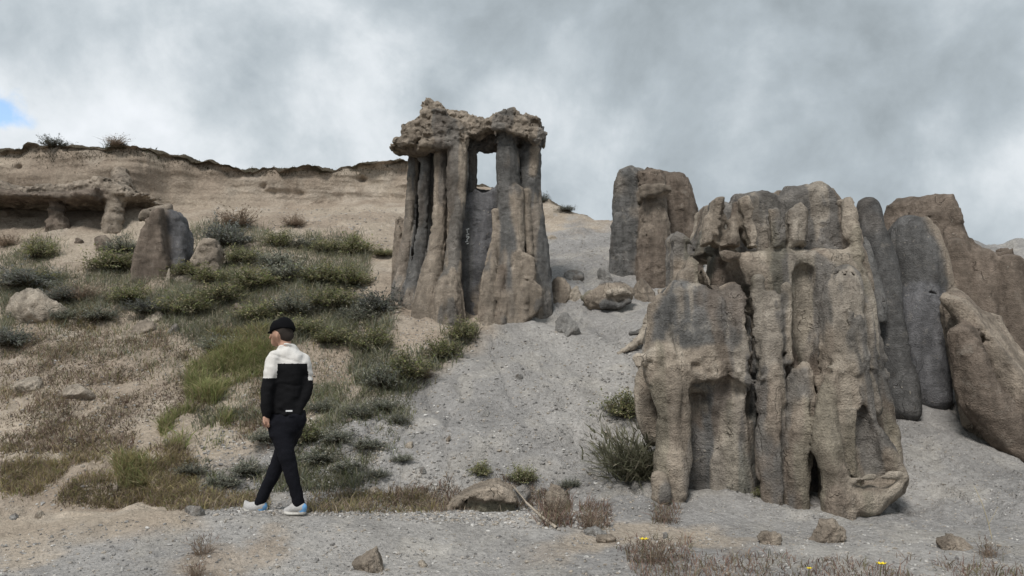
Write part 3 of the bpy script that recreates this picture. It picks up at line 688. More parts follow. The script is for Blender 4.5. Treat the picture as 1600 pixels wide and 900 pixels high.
    f.tube([(1250,590,22,8.05),(1250,640,25,7.98),(1247,700,27,7.94),(1245,738,28,7.92),(1250,750,23,7.9),(1251,775,22,7.88),(1254,840,20,7.84)], 'column#3', 'tan', .03)
    f.tube([(1322,440,26,8.2),(1316,470,34,8.12),(1314,540,36,8.05),(1318,600,38,8.0),(1316,660,36,7.98)], 'column#4', 'tan', .06)
    f.tube([(1294,470,8,8.05),(1292,530,8,8.0),(1296,575,10,7.98)], 'column#4', 'pale', .04)
    f.tube([(1350,480,12,8.25),(1356,560,14,8.2),(1362,640,16,8.15)], 'column#5', 'brown', .05)
    # belt of rubble across the face
    for i, (x, y, r, yy, t) in enumerate([(1204,588,11,7.92,'pale'),(1228,566,7,7.98,'tan'),(1262,566,7,8.02,'pale'),(1300,572,8,7.84,'pale'),(1290,584,7,7.86,'tan'),(1322,566,7,7.86,'tan')]):
        f.tube([(x - r, y + 2, r * .5, yy), (x + r * 1.2, y - 1, r * .6, yy)], 'rubble_band', t, .03)
    # flared foot
    f.poly([(1288,690),(1330,650),(1376,672),(1396,700),(1416,742),(1408,768),(1366,800),(1300,840),(1290,780)], 7.92, .24, 'foot_shelf', 'tan', .1, .12, .05)
    f.tube([(1296,600,14,7.86),(1288,660,20,7.78),(1294,710,24,7.70),(1306,750,24,7.64),(1312,830,30,7.6)], 'foot_ridge#1', 'tan', .05)
    f.tube([(1346,600,14,7.95),(1352,650,15,7.9),(1374,690,14,7.82),(1394,720,13,7.76),(1410,746,10,7.72)], 'foot_ridge#2', 'tan', .07)
    f.tube([(1322,640,12,7.84),(1326,690,14,7.8),(1336,740,14,7.76)], 'foot_ridge#3', 'brown', .08)
    f.tube([(1318,764,10,7.56),(1334,752,7,7.52),(1360,745,6,7.53),(1388,743,6,7.55),(1412,745,7,7.6),(1400,764,8,7.58),(1372,784,9,7.54)], 'foot_rim', 'pale', .03)
    f.tube([(1310,778,26,7.62),(1345,785,26,7.62),(1380,774,18,7.68),(1402,764,9,7.72)], 'foot_shelf', 'tan', .05)
    f.cut([(1345,640,9,7.82),(1356,690,18,7.74),(1364,728,22,7.66)], .03, .9); f.cut([(1322,690,6,7.66),(1330,740,8,7.6)], .03); f.cut([(1270,622,3,7.84),(1272,680,6,7.82),(1277,790,12,7.78)], .02, .7); f.cut([(1227,620,3,7.85),(1226,700,4,7.8),(1231,790,6,7.76)], .015, .5); f.cut([(1192,737,1.6,7.74),(1222,741,1.6,7.72)], .01); f.cut([(1226,744,1.8,7.72),(1270,742,1.8,7.7)], .01)
    f.cut([(1340,757,5,7.44),(1378,754,6,7.42),(1398,752,4,7.44)], .03)
    # hollows of the face
    f.cut([(1257,432,20,8.34),(1258,490,22,8.26),(1259,556,18,8.16)], .04, .9); f.cut([(1217,440,8,8.28),(1218,500,8,8.2),(1220,556,7,8.1)], .02, .8)
    f.cut([(1120,396,4,8.6),(1142,412,8,8.5),(1157,442,10,8.4),(1167,492,10,8.25),(1171,560,9,8.2),(1174,650,8,8.15)], .02, .4)
    f.cut([(1085,400,4,8.65),(1092,430,7,8.55),(1105,462,8,8.45)], .012, .3); f.cut([(1110,620,16,8.0),(1150,626,16,8.0)], .05); f.cut([(1084,616,13,8.1),(1104,604,12,8.06)], .04); f.cut([(1126,600,11,8.04),(1152,612,13,8.08)], .04); f.cut([(1060,520,6,8.02),(1100,512,5,8.04)], .04)
    f.cut([(1182,420,3,8.2),(1210,418,3,8.2),(1230,426,3,8.2)], .02, .4); f.cut([(1290,424,3,8.16),(1320,430,3.5,8.1),(1352,440,4,8.16)], .015, .4)
    f.cut([(1283,440,3.5,8.06),(1281,500,4,8.02),(1283,560,4,7.96)], .02, .5); f.cut([(1350,460,3,8.1),(1354,540,3.5,8.05)], .02, .5); f.cut([(1352,372,2.5,8.6),(1362,430,3,8.5),(1372,520,3,8.4)], .01, .3)
    zb = float(at(1250, 575, 8)[2]); zt = float(at(1250, 400, 8.3)[2])
    def rg(P):
        belt = np.exp(-((P[:, 2] - zb) / .16) ** 2); top = sstep(zt - .2, zt + .2, P[:, 2])
        return fluted(P, .95, 2.1, 5.0) + chisel(P, .22, 2.6, 8.5, .8) + belt * .035 * fbm(P, 8, 3, .65) + top * (chisel(P, .35, 2.4, 6, .8, 5) + .025 * groove(P, (2.2, 2.2, 1.6), 3, 6))
    f.rough(rg)
    def cf(v, c, nn):
        c = colvar('brown', (2.2, 2.2, .7), .1, .45, .7, 2.0)(v, c, nn); c = colvar('grey', (2.0, 2.0, .6), .15, .45, .75, 6.0)(v, c, nn); c = colvar('green', (2.6, 2.6, .5), .25, .55, .5, 4.0)(v, c, nn); return colvar('pale', (4.2, 4.2, .6), .2, .5, .6, 8.0)(v, c, nn)
    f.build(root, ROCK, cf)
def formation_right():
    base = gnear(1440, 640); root = empty('pillar_rock_formation', base)
    tag(root, 'dark grey slanting round pillars with a brown block behind, right of the fluted rock', 'rock formation')
    lo = at(1335, 700, 9.4); hi = at(1640, 295, 12.8)
    f = Form((lo[0] - .3, 9.2, lo[2] - .3), (hi[0] + .8, 12.9, hi[2] + .2), .03)
    f.poly([(1382,322),(1400,313),(1424,309),(1460,306),(1489,309),(1500,330),(1506,352),(1516,374),(1530,386),(1556,398),(1562,386),(1580,386),(1586,410),(1594,440),(1600,480),(1640,520),(1700,700),(1380,700)], 11.9, .75, 'back_block', 'brown', .16, .12, face=True)
    f.poly([(1490,392),(1520,388),(1548,398),(1584,388),(1588,412),(1560,424),(1510,420)], 11.5, .3, 'cap_band', 'brown', .08, .0, face=True)
    for i, (x, y0, y1, r, yy) in enumerate([(1500,392,560,26,11.1),(1540,410,600,29,10.95),(1584,420,640,30,10.8),(1628,470,680,34,10.7)]):
        f.tube([(x - 6, y0, r * .8, yy + .15), (x, (y0 + y1) / 2, r, yy), (x + 14, y1, r * 1.15, yy - .15)], 'back_column#%d' % i, 'brown', .02)
    f.poly([(1480,470),(1500,452),(1560,470),(1600,480),(1640,540),(1660,690),(1500,690)], 11.2, .35, 'back_block', 'dark', .16, .1, face=True)
    f.tube([(1357,325,18,10.7),(1366,365,20,10.6),(1378,410,23,10.5),(1384,450,24,10.4),(1390,500,24,10.25),(1402,550,25,10.1),(1411,600,25,9.95),(1418,640,22,9.85)], 'pillar#1', 'dark', .03)
    f.tube([(1352,372,4,10.3),(1362,420,10,10.15),(1370,470,14,10.0),(1374,500,12,9.95)], 'flake', 'grey', .02)
    f.tube([(1420,366,30,10.95),(1430,405,38,10.9),(1436,446,38,10.85)], 'pillar#2', 'dark', .03)
    f.tube([(1434,450,24,10.8),(1440,480,37,10.7),(1448,530,34,10.5),(1455,570,29,10.35),(1462,620,24,10.2)], 'pillar#3', 'slate', .02)
    f.poly([(1448,342),(1462,352),(1478,392),(1488,430),(1490,466),(1462,470),(1456,400)], 10.85, .24, 'tan_flank', 'tan', .07, 0, .10, True)
    f.cut([(1406,440,8,10.4),(1416,500,9,10.2),(1428,570,10,10.0)], .015, .5); f.cut([(1372,500,6,10.0),(1380,560,8,9.8),(1390,620,8,9.65)], .015, .5); f.cut([(1410,446,3,10.5),(1440,452,3,10.45),(1462,462,3,10.5)], .02)
    
    f.cut([(1392,338,8,11.0),(1398,380,9,11.0)], .03); f.cut([(1384,512,1.2,9.7),(1402,514,1.2,9.7),(1416,510,1.2,9.7)], .01)
    f.rough(lambda P: fluted(P, .45, 3.2, 7, 2) + chisel(P, .2, 2.2, 6, .5) + sstep(10.9, 11.3, P[:, 1]) * (fluted(P, .9, 2.2, 5, 5) + .02 * fbm(P, (1.2, 1.2, 5), 2) + chisel(P, .4, 2, 5, 1.0, 2)))
    f.build(root, ROCK2, colvar('brown', .9, .3, .8, .3, 4.0))
    # big leaning boulder
    b2 = gnear(1560, 708); r2 = empty('leaning_boulder', b2)
    tag(r2, 'big smooth tan boulder leaning at the right edge beside the grey pillars', 'boulder')
    f = Form((at(1450, 440, 9)[0], 8.3, b2[2] - .7), (at(1700, 440, 9.5)[0], 10.6, at(1500, 425, 10)[2]), .024)
    f.poly([(1464,478),(1474,452),(1486,444),(1504,456),(1532,484),(1562,492),(1576,520),(1600,552),(1650,620),(1690,800),(1600,800),(1545,700),(1505,660),(1486,600),(1474,540)], 9.4, .5, 'boulder_body', 'tan', .13, .2, face=True)
    f.tube([(1488,468,20,9.4),(1530,496,24,9.3),(1562,512,24,9.2),(1582,570,28,9.1),(1612,640,32,9.0),(1640,700,34,8.95)], 'boulder_ridge', 'tan', .32)
    f.tube([(1504,530,24,9.15),(1524,600,28,9.0),(1560,660,32,8.95),(1610,710,32,8.9)], 'boulder_body', 'brown', .2)
    f.plane(1484, 560, 9.1, (-.85, -.45, .10)); f.plane(1556, 600, 8.80, (.20, -.93, .30)); f.plane(1530, 484, 9.1, (.28, -.40, .87)); f.plane(1600, 600, 8.85, (.55, -.55, .45), .05)
    f.cut([(1590,712,6,8.35),(1604,708,8,8.35)], .04)
    f.rough(lambda P: .02 * fbm(P, 1.7, 2, .5) + fluted(P, .9, 2.4, 6, 7) + chisel(P, .3, 1.7, 5, .8))
    f.build(r2, ROCK, colvar('brown', 1.5, .1, .6, .6, 2.5))
def formation_left():
    # overhanging ledge under the cliff, its props and buttress
    root = empty('overhanging_rock_ledge', gnear(150, 346))
    tag(root, 'overhanging rock ledge with short props and dark hollows under the cliff', 'rock formation')
    lo = at(-60, 365, 17); hi = at(260, 240, 20.5)
    f = Form((at(-90, 300, 19)[0], 17.0, lo[2] - .3), (at(262, 300, 18)[0], 20.6, hi[2] + .1), .035)
    f.poly([(-120,296),(-40,296),(20,294),(60,300),(110,296),(150,296),(175,288),(206,296),(222,308),(250,312),(215,318),(160,328),(120,326),(60,322),(20,318),(-40,318),(-120,316)], 18.5, .8, 'ledge', 'tan', .1, .0)
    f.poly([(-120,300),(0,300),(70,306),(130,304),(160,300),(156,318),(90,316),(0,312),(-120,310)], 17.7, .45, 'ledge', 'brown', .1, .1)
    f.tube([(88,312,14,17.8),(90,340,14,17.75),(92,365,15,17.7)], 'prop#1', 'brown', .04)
    f.tube([(191,258,9,20.4),(189,280,12,19.3),(186,297,15,18.4),(181,318,14.5,17.95),(176,345,15,17.75),(172,372,16,17.7)], 'buttress', 'tan', .07)
    f.cut([(150,300,5,17.2),(140,312,6,17.2)], .04)
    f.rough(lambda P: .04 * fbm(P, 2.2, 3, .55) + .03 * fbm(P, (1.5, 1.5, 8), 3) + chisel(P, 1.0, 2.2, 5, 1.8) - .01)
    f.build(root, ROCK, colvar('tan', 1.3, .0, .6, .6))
    # tan pillar with grey flank standing in the scrub
    root = empty('standing_rock', gnear(245, 432))
    tag(root, 'tan tapering rock pillar with a grey rounded flank standing in the hillside scrub', 'rock')
    c = gnear(245, 432); Y = float(c[1])
    f = Form((at(190, 400, Y)[0], Y - .8, c[2] - .5), (at(312, 400, Y)[0], Y + 1.4, at(240, 305, Y)[2]), .03)
    f.poly([(208,450),(212,405),(220,372),(228,345),(238,330),(252,326),(256,360),(262,400),(272,450)], Y, .25, 'pillar', 'brown', .08, .1)
    f.poly([(236,450),(238,345),(252,328),(268,326),(282,336),(290,362),(296,400),(292,440)], Y + .3, .3, 'grey_flank', 'slate', .15, .15)
    f.tube([(218,340,8,Y + .6),(235,334,10,Y + .5),(262,326,9,Y + .6)], 'pillar', 'tan', .05)
    f.cut([(258,384,2,Y - .1),(275,400,2.4,Y),(286,408,3,Y + .1)], .02); f.cut([(262,358,2,Y - .05),(280,372,2,Y + .1)], .02)
    f.rough(lambda P: .02 * fbm(P, 2.0, 2) + fluted(P, .6, 3, 7) + chisel(P, .5, 2.0, 6, .8))
    f.build(root, ROCK2, None)
    root = empty('standing_stone', gnear(318, 430)); c = gnear(318, 430); Y = float(c[1])
    tag(root, 'small blunt tan and grey stone standing right of the taller hillside pillar', 'rock')
    f = Form((at(288, 400, Y)[0], Y - .6, c[2] - .4), (at(352, 400, Y)[0], Y + .8, at(320, 362, Y)[2]), .026)
    f.poly([(298,445),(300,412),(310,388),(322,374),(336,378),(344,392),(346,445)], Y, .2, 'stone_body', 'tan', .1, .12)
    f.poly([(322,445),(324,380),(336,378),(346,398),(350,445)], Y + .12, .2, 'grey_side', 'green', .1, .12)
    f.rough(lambda P: .025 * fbm(P, 3, 3) + chisel(P, 1.0, 2.4, 6))
    f.build(root, ROCK, None)
formation_temple(); formation_tower(); formation_big(); formation_right(); formation_left()

# ------------------------------------------------------------------ stones
def ico(sub):
    import bmesh
    bm = bmesh.new(); bmesh.ops.create_icosphere(bm, subdivisions=sub, radius=1.0); bm.verts.index_update()
    v = np.array([x.co[:] for x in bm.verts], np.float32); f = np.array([[y.index for y in x.verts] for x in bm.faces], np.int32); bm.free(); return v, f
ICO4 = ico(5); ICO3 = ico(4); ICO2 = ico(3)
def stone_shape(seed, dirs, npl=10, soft=.0):
    r = np.random.default_rng(seed); n = r.normal(size=(npl, 3)); n /= np.linalg.norm(n, axis=1, keepdims=True); d = r.uniform(.62, 1.0, npl)
    q = dirs @ n.T; rad = np.where(q > .05, d / np.maximum(q, .05), 9).min(1); return np.minimum(rad, 1.25)[:, None] * dirs
def stone(px, py, w, h, tone, label, seed, name='boulder', cat='boulder', depth=.8, sink=.7, rot=0.0, tilt=0.0, group=None, amp=1.0):
    """px, py: the pixel where its foot stands; w, h its size in pixels"""
    p = gnear(px, py); k = p[1] / F; W, H = w * k, h * k
    IC = ICO4 if w > 45 else ICO3 if w > 20 else ICO2
    v = stone_shape(seed, IC[0]); v = v / np.abs(v).max(0)
    v = v * np.array([W / 2, W / 2 * depth, H / 2 * (1 + sink)])
    n = v / np.linalg.norm(v, axis=1, keepdims=True); q = v / max(W, .05) * 1.0 + seed * 1.7
    hb, e = blocks(q.astype(np.float32), 3.2, seed); v = v + n * (W * amp * (.03 * fbm(q, 2.0, 2) + .02 * fbm(q, 8, 3, .6) + .035 * hb - .03 * sstep(.08, 0, e)))[:, None]
    a = np.array(TONE[tone]); b = np.array(TONE['brown' if tone != 'brown' else 'tan']); m = sstep(.0, .7, fbm(q, 1.6, 3, off=2))[:, None] * .5
    me = mk_mesh(name, v, None, IC[1], a * (1 - m) + b * m, True, ROCK)
    o = link(name, me); o.location = (p[0], p[1] + W * depth * .3, p[2] + H / 2 * (1 - sink)); o.rotation_euler = (0, tilt, rot); return tag(o, label, cat, group)
stone(577,894,54,36,'tan','rounded half-buried boulder at the lower edge of the picture, left of centre',3,rot=.3,tilt=-.3)
stone(874,471,40,40,'tan','upright brown block at the foot of the column formation, on the grey slope',5,depth=.7)
stone(896,470,30,32,'pale','pale jagged stone leaning against the upright brown block',8,name='stone',cat='stone',tilt=.5)
stone(898,436,32,18,'ash','small rounded grey stone above the upright brown block',9,name='stone',cat='stone')
stone(946,437,26,22,'ash','crumbly grey stone high on the sand slope below the lone tower',12,name='stone',cat='stone')
stone(1010,470,42,42,'tan','squared block at the left foot of the lone rock tower',14,depth=.8,rot=.4)
stone(886,522,42,34,'ash','lumpy grey stone midway up the bare sand slope',17,name='stone',cat='stone',tilt=.3)
stone(1302,848,84,30,'tan','wide flat stone in front of the flared foot of the fluted rock',21,depth=.6,tilt=-.2)
stone(1206,851,38,24,'tan','low tan stone on the sand below the two round columns',23,name='stone',cat='stone')
stone(1496,858,56,22,'tan','low flat slab at the lower right on the grey sand',26,name='slab',cat='stone',depth=.7)
stone(50,500,100,52,'pale','big pale outcrop at the left edge below the dark scrub',31,depth=.8)
stone(105,470,44,20,'pale','small pale outcrop right of the big pale one at the left edge',32,name='stone',cat='stone')
stone(236,506,44,20,'pale','pale slab sticking out of the green scrub at left',35,name='slab',cat='stone',tilt=-.2,depth=.6)
stone(112,506,30,16,'tan','flat tan stone beside a bluish bush, right of the big pale outcrop',37,name='stone',cat='stone',tilt=.2)
stone(268,520,22,16,'ash','egg-shaped grey stone below the pale slab in the scrub',39,name='stone',cat='stone')
stone(222,520,40,20,'tan','broken tan outcrop under the pale slab in the scrub',41,name='stone',cat='stone')
stone(280,440,34,12,'pale','thin pale slab at the foot of the blunt standing stone',43,name='slab',cat='stone',depth=.6)
stone(262,440,10,22,'pale','little upright pale stone right of the tan pillar foot',44,name='stone',cat='stone')
stone(868,800,46,42,'tan','rough stone among reddish weeds right of the dry branch',47)
stone(812,786,34,32,'ash','grey stone wedged behind the flat-topped stone by the branch',49,name='stone',cat='stone')
stone(372,498,34,24,'tan','bare tan outcrop in the scrub above the walking man',52,name='stone',cat='stone')
stone(40,610,60,22,'pale','pale crust of rock low on the left slope',55,name='stone',cat='stone',tilt=.2)
stone(120,622,50,22,'pale','pale flat outcrop halfway down the left slope',56,name='stone',cat='stone',tilt=.2)
stone(122,380,16,9,'brown','small dark stone alone on the bare scree left of the tan pillar',57,name='stone',cat='stone')
stone(155,390,30,24,'brown','squat brown block left of the tan pillar in the scrub',58,name='block',cat='stone')
stone(862,374,30,7,'pale','thin pale slab lying on the slope right of the column formation',60,name='slab',cat='stone',depth=.9)
stone(950,848,36,14,'tan','flat tan stone by the weeds, left of the yellow flower',62,name='stone',cat='stone')
stone(930,838,34,16,'ash','dark flat stone lying behind the weeds at bottom centre',63,name='stone',cat='stone',tilt=-.2)
stone(660,886,16,11,'pale','small round pale pebble right of the half-buried boulder',64,name='pebble',cat='stone')
stone(300,804,36,14,'ash','grey stone on the path edge left of the walking man',65,name='stone',cat='stone')
stone(584,772,18,11,'pale','white rounded stone at the foot of the slope right of the man',66,name='stone',cat='stone')
stone(1036,462,20,12,'pale','small pale chip beside the squared block',67,name='stone',cat='stone')
rs = random.Random(5)
NTH = ['leftmost', 'second', 'third', 'fourth', 'fifth', 'sixth', 'seventh', 'eighth', 'ninth', 'tenth', 'eleventh', 'twelfth', 'thirteenth', 'fourteenth', 'fifteenth', 'sixteenth', 'seventeenth', 'eighteenth', 'nineteenth', 'twentieth', 'twenty-first', 'twenty-second', 'twenty-third', 'twenty-fourth', 'rightmost']
for i, (x, y) in enumerate(sorted([(60,808),(215,708),(178,768),(240,760),(455,605),(150,640),(95,660),(430,720),(500,742),(545,660),(330,770),(360,745),(300,740),(620,640),(630,580),(720,630),(810,592),(700,690),(760,650),(660,740),(560,700),(1040,842),(640,700),(20,812),(135,690)])):
    tn = rs.choice(['pale', 'pale', 'ash', 'tan'])
    stone(x, y, rs.uniform(9, 18), rs.uniform(6, 11), tn, '%s fist-sized loose stone on the lower slope, %s of twenty-five%s' % ({'ash': 'grey'}.get(tn, tn), NTH[i], ' from the left' if 0 < i < 24 else ''), 100 + i, name='loose_stone', cat='stone', group='loose fist-sized stones on the slope', rot=rs.uniform(0, 6))

def small_form(name, label, cat, px, py, box, vox, fn, colf=None, noise=.02):
    c = gnear(px, py); Y = float(c[1]); root = empty(name, c)
    f = Form((at(box[0], py, Y)[0], Y - .5, at(px, box[3], Y)[2]), (at(box[2], py, Y)[0], Y + .6, at(px, box[1], Y)[2]), vox)
    fn(f, Y); f.rough(lambda P: noise * fbm(P, 6, 3) + chisel(P, noise * 22, 6, 14, .8)); f.build(root, ROCK, colf); tag(root, label, cat); return root
def flat_top(f, Y):
    f.poly([(722,800),(724,770),(742,759),(774,757),(800,768),(806,786),(798,830),(770,830),(745,830)], Y + .16, .2, 'stone_body', 'green', .05, .0, .03)
    f.poly([(712,784),(722,768),(744,757),(774,755),(802,766),(806,778),(770,778),(730,776),(718,790)], Y + .12, .26, 'top_slab', 'tan', .03, .0, .03)
    f.tube([(718,778,8,Y - .05),(710,790,7,Y - .06),(698,798,5,Y - .08)], 'drooping_lip', 'tan', .03)
    f.cut([(716,800,8,Y - .1),(736,790,9,Y - .1)], .03)
small_form('flat_topped_stone', 'flat-topped overhanging stone at the path edge, bottom centre', 'boulder', 755, 799, (688, 735, 820, 835), .014, flat_top)
def striped(f, Y):
    f.tube([(925,470,14,Y),(945,464,20,Y),(968,460,18,Y),(982,458,11,Y)], 'stone_body', 'tan', .05, 1.2)
    f.tube([(940,448,6,Y),(965,446,6,Y),(986,452,5,Y)], 'rib#1', 'grey', .02); f.tube([(950,458,5,Y - .2),(975,456,5,Y - .15),(986,460,5,Y - .1)], 'rib#2', 'pale', .02)
    f.tube([(945,476,6,Y - .2),(965,478,5,Y - .15),(984,470,4,Y - .1)], 'rib#3', 'grey', .02); f.tube([(912,466,5,Y),(922,460,7,Y)], 'stone_body', 'green', .03)
small_form('ribbed_boulder', 'ribbed fallen boulder lying on the grey slope between the columns and the tower', 'boulder', 952, 481, (900, 425, 1000, 500), .018, striped)
def rib(f, Y):
    f.tube([(968,552,3,Y),(985,542,6,Y + .05),(1000,532,8,Y + .15),(1012,514,9,Y + .25),(1016,494,8,Y + .35)], 'rib_body', 'pale', .05)
    f.tube([(985,522,3,Y + .3),(1002,520,5,Y + .3)], 'rib_body', 'grey', .03)
small_form('buried_rock_rib', 'pale half-buried rib of rock running down the sand beside the fluted rock', 'rock', 985, 552, (940, 470, 1030, 580), .016, rib)
# gravel, one mass of small stones
def gravel():
    r = np.random.default_rng(21)
    areas = [([(-20,830),(300,806),(950,838),(1620,850),(1620,905),(-20,905)], 3200, .005, .02), ([(420,800),(560,690),(660,600),(760,515),(1000,500),(1010,560),(960,700),(1040,790),(950,835),(560,806)], 5000, .006, .026),
             ([(300,700),(460,560),(650,560),(640,640),(560,790),(300,790)], 3000, .008, .024), ([(0,520),(300,520),(420,600),(400,790),(0,800)], 1700, .007, .024), ([(480,772),(960,800),(960,835),(480,806)], 1500, .008, .022),
             ([(300,792),(470,790),(700,795),(700,806),(300,806)], 900, .008, .022), ([(1040,770),(1400,800),(1600,740),(1600,860),(1000,850)], 1600, .005, .013), ([(850,370),(950,360),(960,480),(860,500)], 700, .008, .02), ([(330,325),(620,325),(610,400),(330,370)], 500, .012, .04), ([(560,470),(740,510),(660,590),(560,560)], 700, .008, .022), ([(1400,640),(1600,740),(1600,790),(1400,790)], 500, .006, .014)]
    shapes = [stone_shape(200 + k, ico0_v(), 9) for k in range(8)]; f0 = ico0_f()
    VV, TT, CC = [], [], []; off = 0
    pal = np.array([(.40,.385,.365),(.32,.305,.29),(.46,.42,.375),(.27,.26,.25),(.42,.37,.31),(.58,.56,.53)])
    for poly, n, a, b in areas:
        P = np.array(poly, float); lo, hi = P.min(0), P.max(0); k = 0; t = 0
        XY = r.uniform(lo, hi, (n * 6, 2)); XY = XY[poly_sd(XY[:, 0], XY[:, 1], P) < 0][:n]
        for x, y in XY:
            g = gpix(x, y)
            if g is None: continue
            k += 1; s = a * (b / a) ** (r.random() ** 2.2); s3 = s * r.uniform(.6, 1.3, 3); s3[2] *= .7
            an = r.uniform(0, 6.28); c, sn = math.cos(an), math.sin(an)
            v = shapes[r.integers(8)] * s3; v = np.stack([v[:, 0] * c - v[:, 1] * sn, v[:, 0] * sn + v[:, 1] * c, v[:, 2]], 1) + g + (0, 0, s3[2] * .25)
            VV.append(v); TT.append(f0 + off); off += len(v); CC.append(np.repeat(pal[r.integers(6)][None] * r.uniform(.8, 1.1), len(v), 0))
    me = mk_mesh('gravel', np.concatenate(VV), None, np.concatenate(TT), np.concatenate(CC), False, GROUND)
    tag(link('gravel', me), 'loose grey and pale gravel strewn over the slope and path', 'gravel', None, 'stuff')
def ico0_v():
    t = (1 + 5 ** .5) / 2; v = np.array([(-1,t,0),(1,t,0),(-1,-t,0),(1,-t,0),(0,-1,t),(0,1,t),(0,-1,-t),(0,1,-t),(t,0,-1),(t,0,1),(-t,0,-1),(-t,0,1)], np.float32); return v / np.linalg.norm(v[0])
def ico0_f(): return np.array([(0,11,5),(0,5,1),(0,1,7),(0,7,10),(0,10,11),(1,5,9),(5,11,4),(11,10,2),(10,7,6),(7,1,8),(3,9,4),(3,4,2),(3,2,6),(3,6,8),(3,8,9),(4,9,5),(2,4,11),(6,2,10),(8,6,7),(9,8,1)], np.int32)
gravel()

# dry branch and twigs
def limb(path, sides=7, mat=None, name='branch'):
    path = np.asarray(path, float); n = len(path); V, Q = [], []
    for i in range(n):
        d = path[min(i + 1, n - 1), :3] - path[max(i - 1, 0), :3]; d /= np.linalg.norm(d) + 1e-9
        u = np.cross(d, (0, 0, 1.)); u = u / (np.linalg.norm(u) + 1e-9) if np.linalg.norm(u) > .05 else np.array([1., 0, 0]); w = np.cross(u, d)
        for s in range(sides):
            a = 2 * math.pi * s / sides; V.append(path[i, :3] + path[i, 3] * (u * math.cos(a) + w * math.sin(a)))
    for i in range(n - 1):
        for s in range(sides): Q.append((i * sides + s, i * sides + (s + 1) % sides, (i + 1) * sides + (s + 1) % sides, (i + 1) * sides + s))
    return mk_mesh(name, np.array(V), np.array(Q), None, None, True, mat)
DRYWOOD = plain_mat('bleached wood', (.36, .31, .25), .85, 40, .3, .004)
STRAW = plain_mat('dead stalk', (.42, .36, .24), .85, 60, .2, .001)
g0 = gnear(868, 826); root = empty('dry_branch', g0); tag(root, 'bleached dry branch leaning beside the flat-topped stone at the path edge', 'branch')
def pth(pts): return [(*(gnear(x, y) + np.array([0, 0, h])), r) for x, y, h, r in pts]
part('stem', limb(pth([(870,828,.015,.014),(845,812,.03,.013),(822,798,.08,.011),(808,790,.14,.008),(800,788,.19,.004)]), mat=DRYWOOD), root)
part('twig', limb(pth([(822,798,.08,.006),(812,796,.15,.004),(803,792,.21,.002)]), mat=DRYWOOD), root)
part('twig', limb(pth([(845,812,.03,.006),(850,804,.07,.004),(848,798,.12,.002)]), mat=DRYWOOD), root)
g0 = gnear(1550, 842); root = empty('dead_stalk', g0); tag(root, 'thin pale dead stalk bending up from the sand at lower right', 'stalk')
part('stem', limb(pth([(1550,842,0,.004),(1546,842,.12,.0035),(1538,842,.28,.003),(1526,840,.42,.002)]), 5, STRAW), root)
part('twig', limb(pth([(1546,842,.12,.002),(1556,842,.2,.0015),(1562,842,.26,.001)]), 5, STRAW), root)
g0 = gnear(1200, 772); root = empty('fallen_twig', g0); tag(root, 'dark fallen twig lying under the grey drum of the fluted rock', 'twig')
part('stem', limb(pth([(1062,742,.03,.006),(1095,750,.03,.007),(1130,757,.03,.007),(1165,762,.04,.005),(1185,764,.05,.003)]), 5, plain_mat('dark twig', (.09, .075, .06))), root)

# ------------------------------------------------------------------ plants
def blade_mesh(base, h, w, d, bend, col, r):
    """base (n,3), height, width, lean direction (n,3) unit, bend: two-segment blades"""
    n = len(base); side = np.cross(d, np.array([0, 0, 1.0])) + r.normal(0, .25, (n, 3)) ; side /= np.linalg.norm(side, axis=1, keepdims=True) + 1e-9
    up = d; out = d.copy(); out[:, 2] = 0; out /= np.linalg.norm(out, axis=1, keepdims=True) + 1e-9
    mid = base + up * (h * .55)[:, None]; tip = base + up * h[:, None] + out * (bend * h)[:, None] - np.array([0, 0, 1.]) * (bend * h * .35)[:, None]
    sw = side * (w / 2)[:, None]
    V = np.stack([base - sw, base + sw, mid + sw * .8, mid - sw * .8, tip], 1).reshape(-1, 3)
    k = np.arange(n)[:, None] * 5; Q = k + np.array([[0, 1, 2, 3]]); T = k + np.array([[3, 2, 4]])
    C = np.repeat(col[:, None], 5, 1); C[:, 4] *= 1.15
    return V, Q, T, C.reshape(-1, 3)
def scatter(poly, n, r, thr=None, sc=1.2, off=0.0):
    P = np.array(poly, float); lo, hi = P.min(0), P.max(0); out = []
    m = n * 6; X = r.uniform(lo[0], hi[0], m); Y = r.uniform(lo[1], hi[1], m); ins = poly_sd(X, Y, P) < r.exponential(6, m)
    for x, y in zip(X[ins], Y[ins]):
        g = gpix(x, y)
        if g is not None: out.append(g)
        if thr is None and len(out) >= n: break
        if len(out) >= n * 2.2: break
    out = np.array(out)
    if thr is not None:
        f = fbm(out.astype(np.float32), sc, 3, off=off); out = out[f > thr + r.normal(0, .15, len(out))][:n]
    return out
def grass_stuff(name, label, cat, specs, seed, lean=.35):
    r = np.random.default_rng(seed); A = []
    for poly, n, hlo, hhi, wd, pal, thr, sc in specs:
        B = scatter(poly, n, r, thr, sc, seed); m = len(B)
        if m == 0: continue
        clump = fbm(B.astype(np.float32), 2.6, 2, off=3)
        h = (hlo + (hhi - hlo) * r.random(m) ** 1.5) * (1 + .5 * clump); d = r.normal(0, lean, (m, 3)); d[:, 2] = 1; d /= np.linalg.norm(d, axis=1, keepdims=True)
        pal = np.array(pal); c = pal[r.integers(len(pal), size=m)] * r.uniform(.75, 1.2, (m, 1)) * (1 + .25 * clump[:, None])
        A.append((B - np.array([0, 0, .01]), np.maximum(h, .02), r.uniform(.6, 1.3, m) * wd, d, r.uniform(0, .5, m), c))
    V, Q, T, C = blade_mesh(*[np.concatenate([a[k] for a in A]) for k in range(6)], r)
    tag(link(name, mk_mesh(name, V, Q, T, C, False, LEAF)), label, cat, None, 'stuff')
